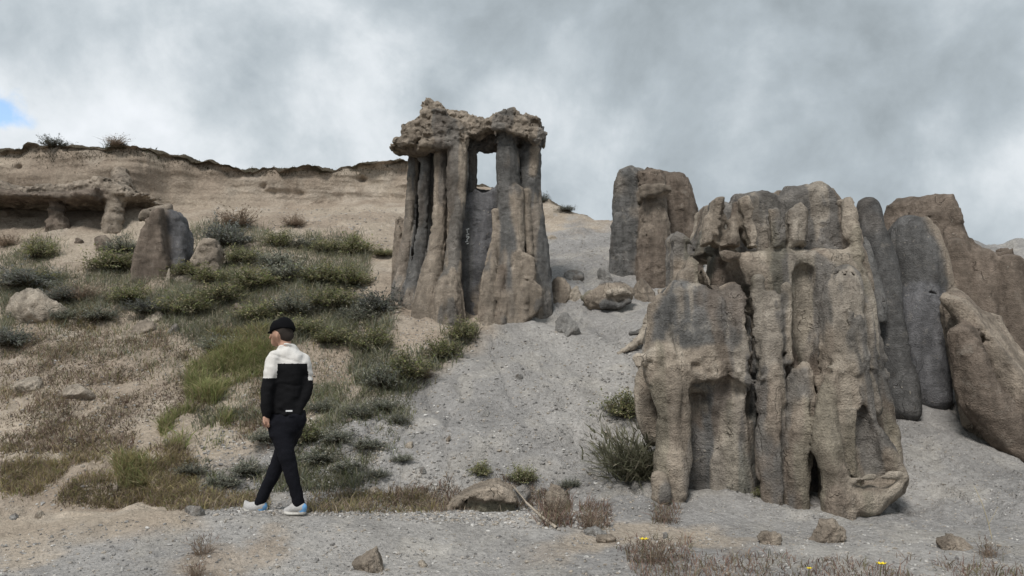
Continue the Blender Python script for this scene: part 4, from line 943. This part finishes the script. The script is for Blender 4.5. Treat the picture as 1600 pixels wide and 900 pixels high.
GREEN = [(0.189,0.201,0.110),(0.207,0.213,0.128),(0.165,0.177,0.104),(0.232,0.220,0.146),(0.220,0.201,0.140),(0.177,0.189,0.104),(0.342,0.305,0.220)]; LUSH = [(0.220,0.244,0.098),(0.195,0.226,0.091),(0.256,0.256,0.122),(0.293,0.262,0.134),(0.354,0.305,0.183)]
OLIVE = [(0.293,0.244,0.122),(0.256,0.220,0.116),(0.317,0.256,0.146),(0.232,0.195,0.110),(0.207,0.207,0.098)]; DRY = [(0.244,0.189,0.146),(0.281,0.220,0.165),(0.189,0.146,0.116),(0.354,0.293,0.220),(0.183,0.159,0.116)]; RED = [(0.207,0.140,0.116),(0.171,0.116,0.098),(0.244,0.177,0.134),(0.195,0.159,0.116),(0.159,0.146,0.091)]
SAGE = [(0.213,0.226,0.171),(0.244,0.250,0.195),(0.189,0.207,0.165),(0.281,0.281,0.226),(0.354,0.329,0.262)]
grass_stuff('hillside_grass', 'grey-green scrub grass covering the slope below the cliff', 'grass', [
    ([(0,410),(60,375),(90,385),(60,425),(130,440),(170,385),(200,370),(215,420),(250,440),(300,445),(300,360),(350,345),(430,372),(560,374),(580,405),(562,470),(545,530),(500,520),(440,545),(330,545),(260,505),(180,472),(100,502),(40,468),(0,520)], 46000, .05, .22, .010, GREEN + SAGE, -.7, 1.1),
    ([(0,430),(60,400),(130,440),(300,445),(330,370),(430,380),(560,380),(575,470),(600,540),(560,600),(430,640),(300,620),(200,560),(0,560)], 16000, .03, .13, .010, GREEN + SAGE + OLIVE[:2] + DRY[:2], None, 1.1),
    ([(540,500),(610,500),(600,560),(650,560),(740,508),(748,520),(690,565),(655,610),(560,612)], 4200, .06, .26, .012, GREEN + SAGE, -.1, 1.6),
    ([(470,600),(650,600),(620,690),(560,760),(480,770)], 7500, .03, .15, .010, GREEN + SAGE + GREEN, -.05, 2.0),
    ([(300,640),(470,640),(480,770),(330,770)], 3600, .04, .16, .012, SAGE + GREEN, -.1, 1.8)], 3)
grass_stuff('green_grass', 'fresh green grass patches on the slope left of the walking man', 'grass', [
    ([(300,590),(360,560),(420,545),(425,600),(400,640),(330,630),(290,615)], 9000, .08, .24, .010, LUSH, -.45, 1.2),
    ([(250,670),(290,645),(350,640),(365,680),(330,705),(270,705)], 5000, .08, .24, .010, LUSH, -.45, 1.2),
    ([(330,530),(420,520),(425,545),(350,565)], 2600, .1, .26, .012, LUSH + OLIVE, -.2, 1.2),
    ([(180,720),(280,715),(285,760),(200,765)], 2600, .08, .22, .012, LUSH + OLIVE, -.2, 1.2)], 5)
grass_stuff('olive_grass', 'olive and straw-coloured grass at lower left above the path', 'grass', [
    ([(0,705),(120,690),(260,690),(310,730),(300,790),(200,796),(60,775),(0,765)], 13000, .04, .14, .009, OLIVE + DRY[:3], -.25, 1.4),
    ([(260,770),(420,780),(420,798),(260,798)], 2200, .04, .12, .011, OLIVE + DRY, -.3, 2),
    ([(480,775),(620,772),(700,775),(700,802),(480,802)], 2600, .04, .12, .011, OLIVE + DRY, -.2, 2)], 7)
grass_stuff('dry_weeds', 'brown dry weeds sprinkled over the bare left slope', 'weeds', [
    ([(0,530),(300,520),(420,600),(420,700),(0,710)], 22000, .02, .12, .010, DRY + RED + OLIVE[2:], -.2, 1.7),
    ([(60,420),(150,425),(150,520),(60,500)], 1800, .06, .16, .012, DRY + OLIVE, .0, 1.6)], 9, .6)
grass_stuff('red_weeds', 'reddish low weeds along the path edge and the bottom right', 'weeds', [
    ([(980,862),(1060,868),(1200,872),(1400,885),(1620,888),(1620,935),(1010,935)], 3000, .04, .12, .007, RED, -.1, 2.4),
    ([(620,770),(700,760),(830,745),(840,790),(700,800),(600,800)], 2600, .04, .14, .009, RED + DRY, -.2, 2.4),
    ([(840,770),(880,770),(895,820),(850,825)], 800, .05, .16, .009, RED, None, 1), ([(905,790),(945,790),(955,825),(910,828)], 500, .05, .15, .008, RED, None, 1),
    ([(1020,790),(1060,795),(1062,820),(1020,815)], 300, .05, .12, .007, RED, None, 1), ([(960,840),(1080,850),(1080,880),(980,880)], 500, .04, .12, .007, RED, -.1, 2)], 13, .45)
grass_stuff('cliff_top_grass', 'dark turf fringe along the cliff edge', 'grass', [
    ([(0,236),(60,228),(130,240),(190,229),(250,242),(330,258),(420,268),(560,266),(636,258),(636,264),(420,276),(250,252),(190,238),(130,248),(0,246)], 2600, .03, .09, .016, [(.06,.055,.035),(.08,.07,.045),(.06,.07,.035)], None, 1),
    ([(162,229),(198,229),(198,233),(162,233)], 260, .12, .3, .014, [(.10,.085,.06),(.08,.075,.045)], None, 1)], 15)

# bushes: a few models of each kind, copied
def bush_model(kind, seed):
    r = np.random.default_rng(seed); st, lf = [], []
    ns = {'green': 170, 'sage': 150, 'dry': 220, 'wiry': 420, 'weed': 70, 'dark': 150}[kind]
    pal = {'green': GREEN + LUSH, 'sage': SAGE + [(.165,.17,.155),(.15,.155,.145)], 'dry': DRY, 'wiry': [(.16,.16,.105),(.185,.18,.125),(.135,.135,.09),(.22,.20,.15)], 'weed': RED + DRY, 'dark': [(.16,.165,.155),(.18,.185,.165),(.14,.155,.12),(.22,.22,.205)]}[kind]
    pal = np.array(pal); spread = {'green': .95, 'sage': .95, 'dry': 1.0, 'wiry': .8, 'weed': .6, 'dark': 1.0}[kind]
    d = r.normal(0, spread, (ns, 3)); d[:, 2] = np.abs(r.normal(.9, .35, ns)); d /= np.linalg.norm(d, axis=1, keepdims=True)
    base = r.normal(0, .18, (ns, 3)); base[:, 2] = -.03; L_ = r.uniform(.6, 1.1, ns) * (1 + .25 * np.sin(3 * np.arctan2(d[:, 1], d[:, 0]) + seed))
    sc = np.array(DRY if kind in ('dry', 'weed') else [(.10,.085,.065),(.085,.08,.05)])[r.integers(2, size=ns)] if kind != 'wiry' else pal[r.integers(len(pal), size=ns)]
    S = blade_mesh(base, L_, np.full(ns, .035 if kind != 'wiry' else .026), d, r.uniform(0, .5, ns), sc, r)
    nl = {'green': 2200, 'sage': 1900, 'dry': 500, 'wiry': 700, 'weed': 200, 'dark': 1900}[kind]
    k = r.integers(ns, size=nl); t = r.uniform(.35, 1.05, nl) ** .7
    p = base[k] + d[k] * (L_[k] * t)[:, None] + r.normal(0, .05, (nl, 3)); p[:, 2] = np.abs(p[:, 2])
    if kind in ('wiry', 'weed'): dl = d[k] + r.normal(0, .35, (nl, 3)); hl = r.uniform(.12, .35, nl); wl = r.uniform(.02, .045, nl)
    else: dl = d[k] + r.normal(0, .8, (nl, 3)); hl = r.uniform(.05, .13, nl); wl = r.uniform(.035, .07, nl)
    dl /= np.linalg.norm(dl, axis=1, keepdims=True) + 1e-9
    cl = pal[r.integers(len(pal), size=nl)] * r.uniform(.75, 1.25, (nl, 1))
    Lf = blade_mesh(p, hl, wl, dl, r.uniform(0, .4, nl), cl, r)
    mk = lambda nm, B: mk_mesh(nm, B[0], B[1], B[2], B[3], False, LEAF)
    return mk('stems', S), mk('foliage', Lf)
TH = 'scrub bushes of the hillside thicket'
BM = {k: [bush_model(k, s * 7 + i) for s in range(3)] for i, k in enumerate(('green', 'sage', 'dry', 'wiry', 'weed', 'dark'))}
rb = random.Random(3)
def bush(px, py, w, kind, label, group=None, hs=1.0, name=None, cat='bush'):
    p = gnear(px, py); s = w * p[1] / F / 1.7; a, b = rb.choice(BM[kind])
    root = empty(name or 'bush', p); root.scale = (s, s, s * hs * (.72 if group == TH else 1)); root.rotation_euler = (0, 0, rb.uniform(0, 6.28)); tag(root, label, cat, group)
    link('stems', a, root); link('foliage', b, root); return root
bush(590,490,78,'dark','rounded grey-blue bush at the left foot of the column formation')
bush(990,745,145,'wiry','large wiry bush of thin stems at the left foot of the fluted rock',hs=.95)
bush(975,650,72,'green','small green bush between the sand slope and the fluted rock flake')
bush(315,866,50,'weed','reddish weed tuft growing on the grey path left of the man',name='weed_tuft',cat='weed')
bush(305,902,46,'weed','reddish weed tuft cut by the bottom edge at lower left',name='weed_tuft',cat='weed')
bush(372,352,72,'dry','sparse brown bush on the bare scree under the cliff',hs=.8)
bush(460,352,44,'dry','small brown dead bush on the scree right of the sparse one',hs=.8)
bush(352,385,80,'dark','dark blue-grey bush behind the blunt standing stone')
bush(62,402,56,'green','dark green bush at upper left below the rock ledge')
bush(12,384,40,'dry','brown bush cut by the left edge below the rock ledge')
bush(15,540,64,'dark','dark bluish bush cut by the left edge under the pale outcrop')
bush(130,470,64,'dry','rusty brown bush in the scrub left of the tan pillar')
bush(40,448,100,'dark','wide dark low bush at the left above the pale outcrop',hs=.6)
bush(434,385,46,'green','bright green bush at the upper rim of the scrub')
bush(555,396,56,'green','green bush at the upper right corner of the scrub')
bush(600,400,40,'green','low green bush just left of the column formation',hs=.6)
bush(475,690,60,'green','rounded fresh green bush right behind the walking man\'s legs')
bush(85,230,44,'dark','small dark bush alone on the cliff edge at left',hs=.7)
bush(181,226,34,'dry','tuft of dead stems on the highest point of the cliff',hs=.9)
bush(850,316,20,'dark','small dark bush on the skyline right of the column formation',hs=1.3)
bush(884,330,30,'dark','low dark bush on the skyline between the columns and the tower',hs=.6)
bush(640,590,74,'green','green bush at the tan edge below the column formation, left of the sand slope')
bush(598,606,66,'sage','grey-green bush left of the green one at the tan edge')
bush(690,558,60,'green','green bush on the border of the sand slope')
bush(722,528,54,'green','green bush growing up to the foot of the columns')
bush(665,590,30,'dry','small rusty bush between the two green bushes of the slope border')
bush(578,545,66,'green','deep green bush on the right flank of the scrub')
bush(885,762,24,'sage','lone small plant on the sand slope above the reddish weeds')
bush(752,742,34,'green','little green plant standing in sand behind the flat-topped stone',hs=1.1)
bush(815,752,44,'green','green and rust plant behind the dry branch')
bush(868,806,52,'weed','reddish plant around the rough stone right of the branch')
bush(925,826,54,'weed','reddish plant tuft right of the rough stone, on the sand')
bush(1040,815,34,'weed','small reddish plant on the sand left of the round columns')
bush(1025,880,70,'weed','reddish bush with a yellow flower at bottom centre right')
bush(1150,762,54,'dark','dark litter plant at the foot of the grey drum',hs=.4)
bush(1190,776,26,'green','little dark plant beside the foot of the round columns')
bush(1545,870,44,'weed','small rusty plant near the dead stalk at lower right')
bush(896,760,22,'sage','tiny grey plant beside the lone small plant on the sand')
TH = 'scrub bushes of the hillside thicket'
for px, py, w, k, where in [(175,420,80,'green','left of the tan standing pillar'),(195,395,60,'sage','just behind the left shoulder of the tan pillar'),(400,450,84,'green','in the middle of the thicket, right of the blunt stone'),(450,440,84,'sage','at the very centre of the thicket'),
        (500,440,76,'green','right of the thicket centre'),(545,445,70,'green','at the right rim of the thicket, halfway down'),(520,480,84,'green','at the lower right of the thicket'),(460,490,76,'sage','straight above the walking man\'s cap'),(405,500,76,'green','just above and left of the man\'s cap'),
        (350,470,80,'green','below the blunt standing stone'),(290,490,84,'green','right of the pale slab in the thicket'),(235,490,60,'dark','directly above the pale slab'),(200,470,64,'green','at the foot of the tan pillar'),(160,500,56,'sage','left of the pale slab, low in the thicket'),(100,470,66,'dark','right behind the big pale outcrop'),
        (475,388,44,'sage','on the upper rim of the thicket, right of the bright one'),(510,392,50,'green','on the upper rim, second from its right corner'),(520,535,66,'green','right of the man\'s head'),(340,548,60,'sage','left of the man, at the lower tip of the thicket'),(330,440,60,'green','at the right foot of the blunt stone'),
        (290,430,54,'green','between the tan pillar and the blunt stone'),(380,410,60,'green','right of the dark bush behind the blunt stone'),(430,415,56,'sage','below the bright green rim bush'),(480,520,60,'green','close right of the man\'s cap'),(560,500,60,'sage','left of the rounded bush at the columns'),
        (100,500,44,'sage','bluish, right of the pale outcrop beside a flat stone'),(75,440,44,'green','above the pale outcrop at the left')]:
    bush(px, py, w, k, {'green': 'green scrub bush ', 'sage': 'pale grey-green scrub bush ', 'dark': 'bluish-dark scrub bush '}[k] + where, TH)
ORD = ['leftmost', 'second', 'third', 'fourth', 'fifth', 'sixth', 'seventh', 'eighth', 'ninth', 'tenth', 'eleventh', 'twelfth', 'thirteenth', 'fourteenth']
for i, (px, py, w) in enumerate(sorted([(505,640,34),(560,650,40),(600,640,36),(530,690,44),(575,700,40),(620,660,30),(500,720,44),(545,735,34),(628,720,26),(590,745,28),(390,740,44),(350,760,40),(420,690,46),(300,740,36)])):
    bush(px, py, w * 1.35, 'sage', 'low grey-green weed cushion on the stony slope, %s of fourteen%s' % (ORD[i], ' from the left' if i else ''), 'low weed cushions on the stony slope', .6, 'weed_cushion', 'weed')

# yellow flowers
YEL = plain_mat('yellow petals', (.75, .58, .03), .6, 80, .1, .0); STEM = plain_mat('flower stem', (.09, .11, .05), .8, 60, .2, .0)
def flower(px, py, label, h=.13, rr=.022):
    p = gnear(px, py); root = empty('yellow_flower', p); tag(root, label, 'flower', 'yellow flowers at the bottom edge')
    part('stem', limb([(*p, .003), (p[0] + .005, p[1], p[2] + h * .5, .0028), (p[0] + .01, p[1] - .01, p[2] + h, .0025)], 5, STEM), root)
    c = p + np.array([.01, -.01, h])
    for k in range(7):
        a = k * .9; d = np.array([math.cos(a), math.sin(a) * .7, .35]); s = np.array([-math.sin(a), math.cos(a), 0]) * rr * .45
        v = [c, c + d * rr * .6 + s, c + d * rr * 1.15 + (0, 0, .004), c + d * rr * .6 - s]
        part('petal', mk_mesh('petal', np.array(v), np.array([[0, 1, 2, 3]]), None, None, False, YEL), root)
flower(1004,876,'yellow flower blooming on the reddish bush at bottom centre right',.15,.034)
flower(1262,912,'small yellow flower at the bottom edge below the round columns',.10,.02)
flower(1375,915,'yellow flower at the bottom edge below the wide flat stone',.14,.032)

# ------------------------------------------------------------------ the walking person
def person():
    Y0 = 7.2; foot = gnear(430, 800); root = empty('person', foot)
    tag(root, 'man in black cap, white-and-black jacket and black trousers walking left along the path', 'person')
    W = lambda px, py, Y, r: (px, py, r, Y)
    SKIN = plain_mat('skin', (.42, .25, .18), .55, 30, .1, .001, .3); BLACK = plain_mat('black fleece', (.0075, .0075, .0085), .9, 120, .3, .002, .12)
    WHITE = plain_mat('off-white fleece', (.62, .60, .57), .9, 120, .08, .002, .15); NAVY = plain_mat('black trousers', (.0075, .0078, .011), .9, 90, .3, .003, .12)
    CAPM = plain_mat('black cap cloth', (.005, .005, .006), .9, 150, .2, .001, .08); SHOE = plain_mat('grey shoe mesh', (.42, .41, .40), .75, 100, .15, .002, .25)
    BLUE = plain_mat('pale blue rubber', (.16, .36, .62), .6, 60, .1, .001, .3); SOLE = plain_mat('worn sole', (.55, .53, .49), .7, 50, .15, .001, .2)
    HAIR = plain_mat('short dark hair', (.035, .028, .024), .9, 300, .4, .003, .2)
    x0, x1 = at(366, 700, 7)[0], at(500, 700, 7)[0]; z0 = at(430, 830, 7.4)[2]; z1 = at(430, 492, 7.4)[2]
    def new(vox): return Form((x0, 6.75, z0), (x1, 7.75, z1), vox)
    def bake(f, name, mat, sm=2):
        v, q, g, t = f.mesh(); v = vsmooth(v.astype(float), q, sm).astype(np.float32)
        return part(name, mk_mesh(name, v, q, None, None, True, mat), root), v, q
    # body: head, neck, trunk, arms, hands and legs in one surface
    f = new(.007)
    hc = (441, 519)
    f.tube([W(442,514,7.235,13.5), W(440,521,7.23,14)], 'b', 'tan', .03, .85)                      # skull
    f.tube([W(436,524,7.26,11), W(431,534,7.30,7.5)], 'b', 'tan', .03)                             # face and jaw, turned left and down
    f.tube([W(425,523,7.30,2.6), W(422,528,7.32,2.2)], 'b', 'tan', .012)                           # nose
    f.tube([W(426,534,7.32,2.4), W(428,536,7.32,2.4)], 'b', 'tan', .01)                            # mouth
    f.tube([W(434,520,7.135,1.6), W(433,526,7.14,2.6), W(434,530,7.15,1.6)], 'b', 'tan', .006)     # left ear
    f.tube([W(455,521,7.27,1.5), W(456,526,7.27,2.2)], 'b', 'tan', .006)
    f.tube([W(444,532,7.22,9.5), W(447,548,7.2,10.5)], 'b', 'tan', .03)                            # neck
    f.poly([(432,552),(462,550),(474,562),(472,600),(468,650),(426,650),(424,600),(426,560)], 7.2, .08, 'b', 'tan', .06, 0, .03)
    f.tube([W(428,560,7.12,9), W(417,610,7.08,7), W(415,648,7.05,5)], 'b', 'tan', .03)
    f.tube([W(474,568,7.24,7), W(478,606,7.22,5), W(470,640,7.18,4)], 'b', 'tan', .03)
    f.tube([W(415,650,7.05,4.2), W(416,658,7.045,5.2)], 'b', 'tan', .012, .8)                      # left hand
    for k, (dx, dy, yy, r, ln) in enumerate([(-3.2,5,7.06,1.45,8),(-1.0,6,7.045,1.5,9.5),(1.2,6,7.035,1.5,9),(3.2,5,7.03,1.35,7.5)]):
        f.tube([W(416+dx,657+dy*.3,yy,r), W(416+dx+.6,657+dy*.3+ln*.5,yy-.005,r*.95), W(416+dx+2.2,657+dy*.3+ln,yy+.006,r*.8)], 'b', 'tan', .004)
    f.tube([W(413,652,7.02,1.7), W(412,658,7.005,1.6), W(414,663,7.0,1.3)], 'b', 'tan', .005)
    f.tube([W(469,648,7.15,4.5), W(466,656,7.14,5)], 'b', 'tan', .012)                             # right hand, in the pocket
    f.tube([W(438,658,7.16,13), W(446,702,7.13,11), W(456,740,7.11,9), W(466,788,7.12,6)], 'b', 'tan', .04)
    f.tube([W(458,662,7.26,13), W(442,706,7.27,11), W(428,738,7.28,9), W(406,788,7.27,6)], 'b', 'tan', .04)
    f.tube([W(466,790,7.12,5), W(454,798,7.13,4)], 'b', 'tan', .02); f.tube([W(406,790,7.27,5), W(392,796,7.28,4)], 'b', 'tan', .02)
    body, _, _ = bake(f, 'body', SKIN, 1)
    # hair: cropped band below the cap
    f = new(.007)
    f.tube([W(443,513,7.233,14.2), W(441.5,520,7.226,14.3)], 'h', 'dark', .02, .85); f.tube([W(447,526,7.2,9.5), W(450,524,7.22,9)], 'h', 'dark', .02)
    f.cut([W(420,528,7.42,24), W(424,520,7.44,22)], .01); f.cut([W(430,528,7.10,8.5), W(424,524,7.2,10)], .01); bake(f, 'cropped_hair', HAIR, 1)
    # cap with a short peak towards the left
    f = new(.007)
    f.tube([W(444,508,7.24,13), W(440,512,7.235,15.6)], 'c', 'dark', .03, .82); f.tube([W(437,516,7.24,14.8), W(447,514,7.235,14)], 'c', 'dark', .02, .82)
    zc = at(440, 520, 7.24)[2]; sl = f._slice((x0, 6.7, z0), (x1, 7.8, zc)); X, Yg, Z = f._grid(sl)
    pl = (zc - Z) + (X - at(440, 520, 7.24)[0]) * .12 + (Yg - 7.24) * .12
    f.V = np.maximum(f.V, ((f.ax[2][None, None, :] * -1 + zc) - (f.ax[0][:, None, None] - at(440, 520, 7.24)[0]) * -.18 - (f.ax[1][None, :, None] - 7.24) * .3).astype(np.float32))
    cap, _, _ = bake(f, 'cap', CAPM, 2)
    f = new(.006); f.tube([W(432,517,7.36,5), W(425,519,7.40,5), W(421,522,7.42,3.5)], 'p', 'dark', .015, 1.0)
    f.V = np.maximum(f.V, np.abs(f.ax[2][None, None, :] - (at(428, 519, 7.39)[2] - (7.39 - f.ax[1][None, :, None]) * -.15)) - .008 + 0 * f.V).astype(np.float32)
    v, q, g, t = f.mesh(); pk = mk_mesh('peak', v, q, None, None, True, CAPM); part('cap_peak', pk, root)
    # jacket
    f = new(.008)
    f.poly([(433,547),(441,538),(457,536),(464,545),(476,552),(482,566),(478,600),(472,626),(470,646),(462,650),(440,650),(424,646),(422,632),(422,600),(422,570),(426,555)], 7.2, .125, 'j', 'dark', .11, .02, .04)
    f.tube([W(428,560,7.12,12), W(422,588,7.09,11), W(417,614,7.06,9.5), W(416,634,7.05,8.5), W(416,648,7.05,7.5)], 'j', 'dark', .03)
    f.tube([W(475,564,7.24,11), W(480,588,7.23,9), W(481,606,7.21,8.5), W(473,628,7.17,8), W(466,642,7.14,7.5)], 'j', 'dark', .03)
    f.tube([W(436,545,7.2,3), W(440,540,7.13,3), W(450,538,7.13,3), W(458,541,7.2,3)], 'j', 'dark', .02)
    f.cut([W(426,590,6.98,4), W(427,620,6.97,4), W(427,645,6.96,4)], .02); f.cut([W(471,590,7.06,3.5), W(471,620,7.04,4)], .02)
    f.tube([W(427,644,7.14,6), W(446,648,7.1,6), W(466,645,7.18,6)], 'j', 'dark', .04)
    f.rough(lambda P: .010 * fbm(P, (7, 7, 12), 3) + .010 * groove(P, (5, 5, 9), 3) + .004 * fbm(P, (18, 18, 9), 2))
    v, q, g, t = f.mesh(); v = vsmooth(v.astype(float), q, 2).astype(np.float32); nn = vnormals(v, q)
    px, py = project(v.astype(float)); line = 568 + 0 * px; line = np.where((px < 433), 591, line); line = np.where(px > 481, 594, line)
    white = py[q].mean(1) < line[q].mean(1); jk = None
    for nm, sel, m in (('jacket', ~white, BLACK), ('jacket_yoke', white, WHITE)):
        u, inv = np.unique(q[sel], return_inverse=True); me = mk_mesh(nm, v[u], inv.reshape(-1, 4), None, None, True, m); me.normals_split_custom_set_from_vertices(nn[u].tolist())
        o = part(nm, me, root)
    zt = at(452, 642, 7.06); 
    # trousers
    f = new(.008)
    f.poly([(418,640),(476,640),(478,656),(470,676),(456,690),(440,694),(426,682),(420,664)], 7.2, .13, 't', 'dark', .10, 0, .04)
    f.tube([W(438,662,7.15,17), W(444,690,7.12,15.5), W(449,714,7.1,13.2), W(456,742,7.1,11.2), W(463,768,7.11,9.5), W(467,786,7.12,9)], 't', 'dark', .04)
    f.tube([W(458,664,7.26,16), W(446,696,7.27,14.5), W(437,718,7.28,12.4), W(428,740,7.28,10.8), W(414,768,7.275,9.2), W(406,785,7.27,8.5)], 't', 'dark', .04)
    f.tube([W(470,652,7.17,8), W(468,662,7.16,8)], 't', 'dark', .03); f.tube([W(424,664,7.08,6), W(426,680,7.08,5)], 't', 'dark', .03)
    f.rough(lambda P: .006 * fbm(P, (9, 9, 8), 3) + .005 * groove(P, (6, 6, 7), 3, 3) + .003 * fbm(P, (16, 16, 26), 2))
    tr, _, _ = bake(f, 'trousers', NAVY, 2)
    p = at(452, 642, 7.045); c = np.array([(-.028, -.012, -.006), (.028, -.008, -.006), (.028, -.008, .006), (-.028, -.012, .006)]) + p
    c2 = c + np.array([0, .012, 0]); lab = mk_mesh('waist_label', np.concatenate([c, c2]), np.array([[0, 1, 2, 3], [7, 6, 5, 4], [0, 4, 5, 1], [1, 5, 6, 2], [2, 6, 7, 3], [3, 7, 4, 0]]), None, None, False, plain_mat('white print', (.7, .7, .7)))
    part('waist_label', lab, root)
    # shoes
    for (pts, heel, sole, yy) in (([(408,789,8),(400,792,8),(390,792,7),(382,788,6.2)], [(411,791,6.6),(408,796,6)], [(409,800,3.2),(398,801,3.2),(388,799,3),(379,792,2.4)], 7.275),
                                  ([(469,792,8),(461,793,7.6),(454,796,6),(448,798,5)], [(473,793,6.6),(472,798,6)], [(474,801,3),(462,802,3),(452,802,3),(446,801,2.4)], 7.12)):
        f = new(.006)
        f.tube([W(a, b, yy + .01 * i, r) for i, (a, b, r) in enumerate(pts)], 'upper', 'tan', .015); f.tube([W(a, b, yy, r) for a, b, r in heel], 'heel', 'tan', .01); f.tube([W(a, b, yy + .008 * i, r) for i, (a, b, r) in enumerate(sole)], 'sole', 'tan', .006, .55)
        v, q, g, t = f.mesh(); v = vsmooth(v.astype(float), q, 1).astype(np.float32); g = clean_groups(v, q, g.astype(int), 3)
        sh = None
        for i, (nm, m) in enumerate((('shoe', SHOE), ('heel_cap', BLUE), ('sole', SOLE))):
            sel = g[q[:, 0]] == i
            if not sel.any(): continue
            u, inv = np.unique(q[sel], return_inverse=True); me = mk_mesh(nm, v[u], inv.reshape(-1, 4), None, None, True, m)
            if sh is None: sh = part(nm, me, root)
            else: o = link(nm, me, sh)
person()
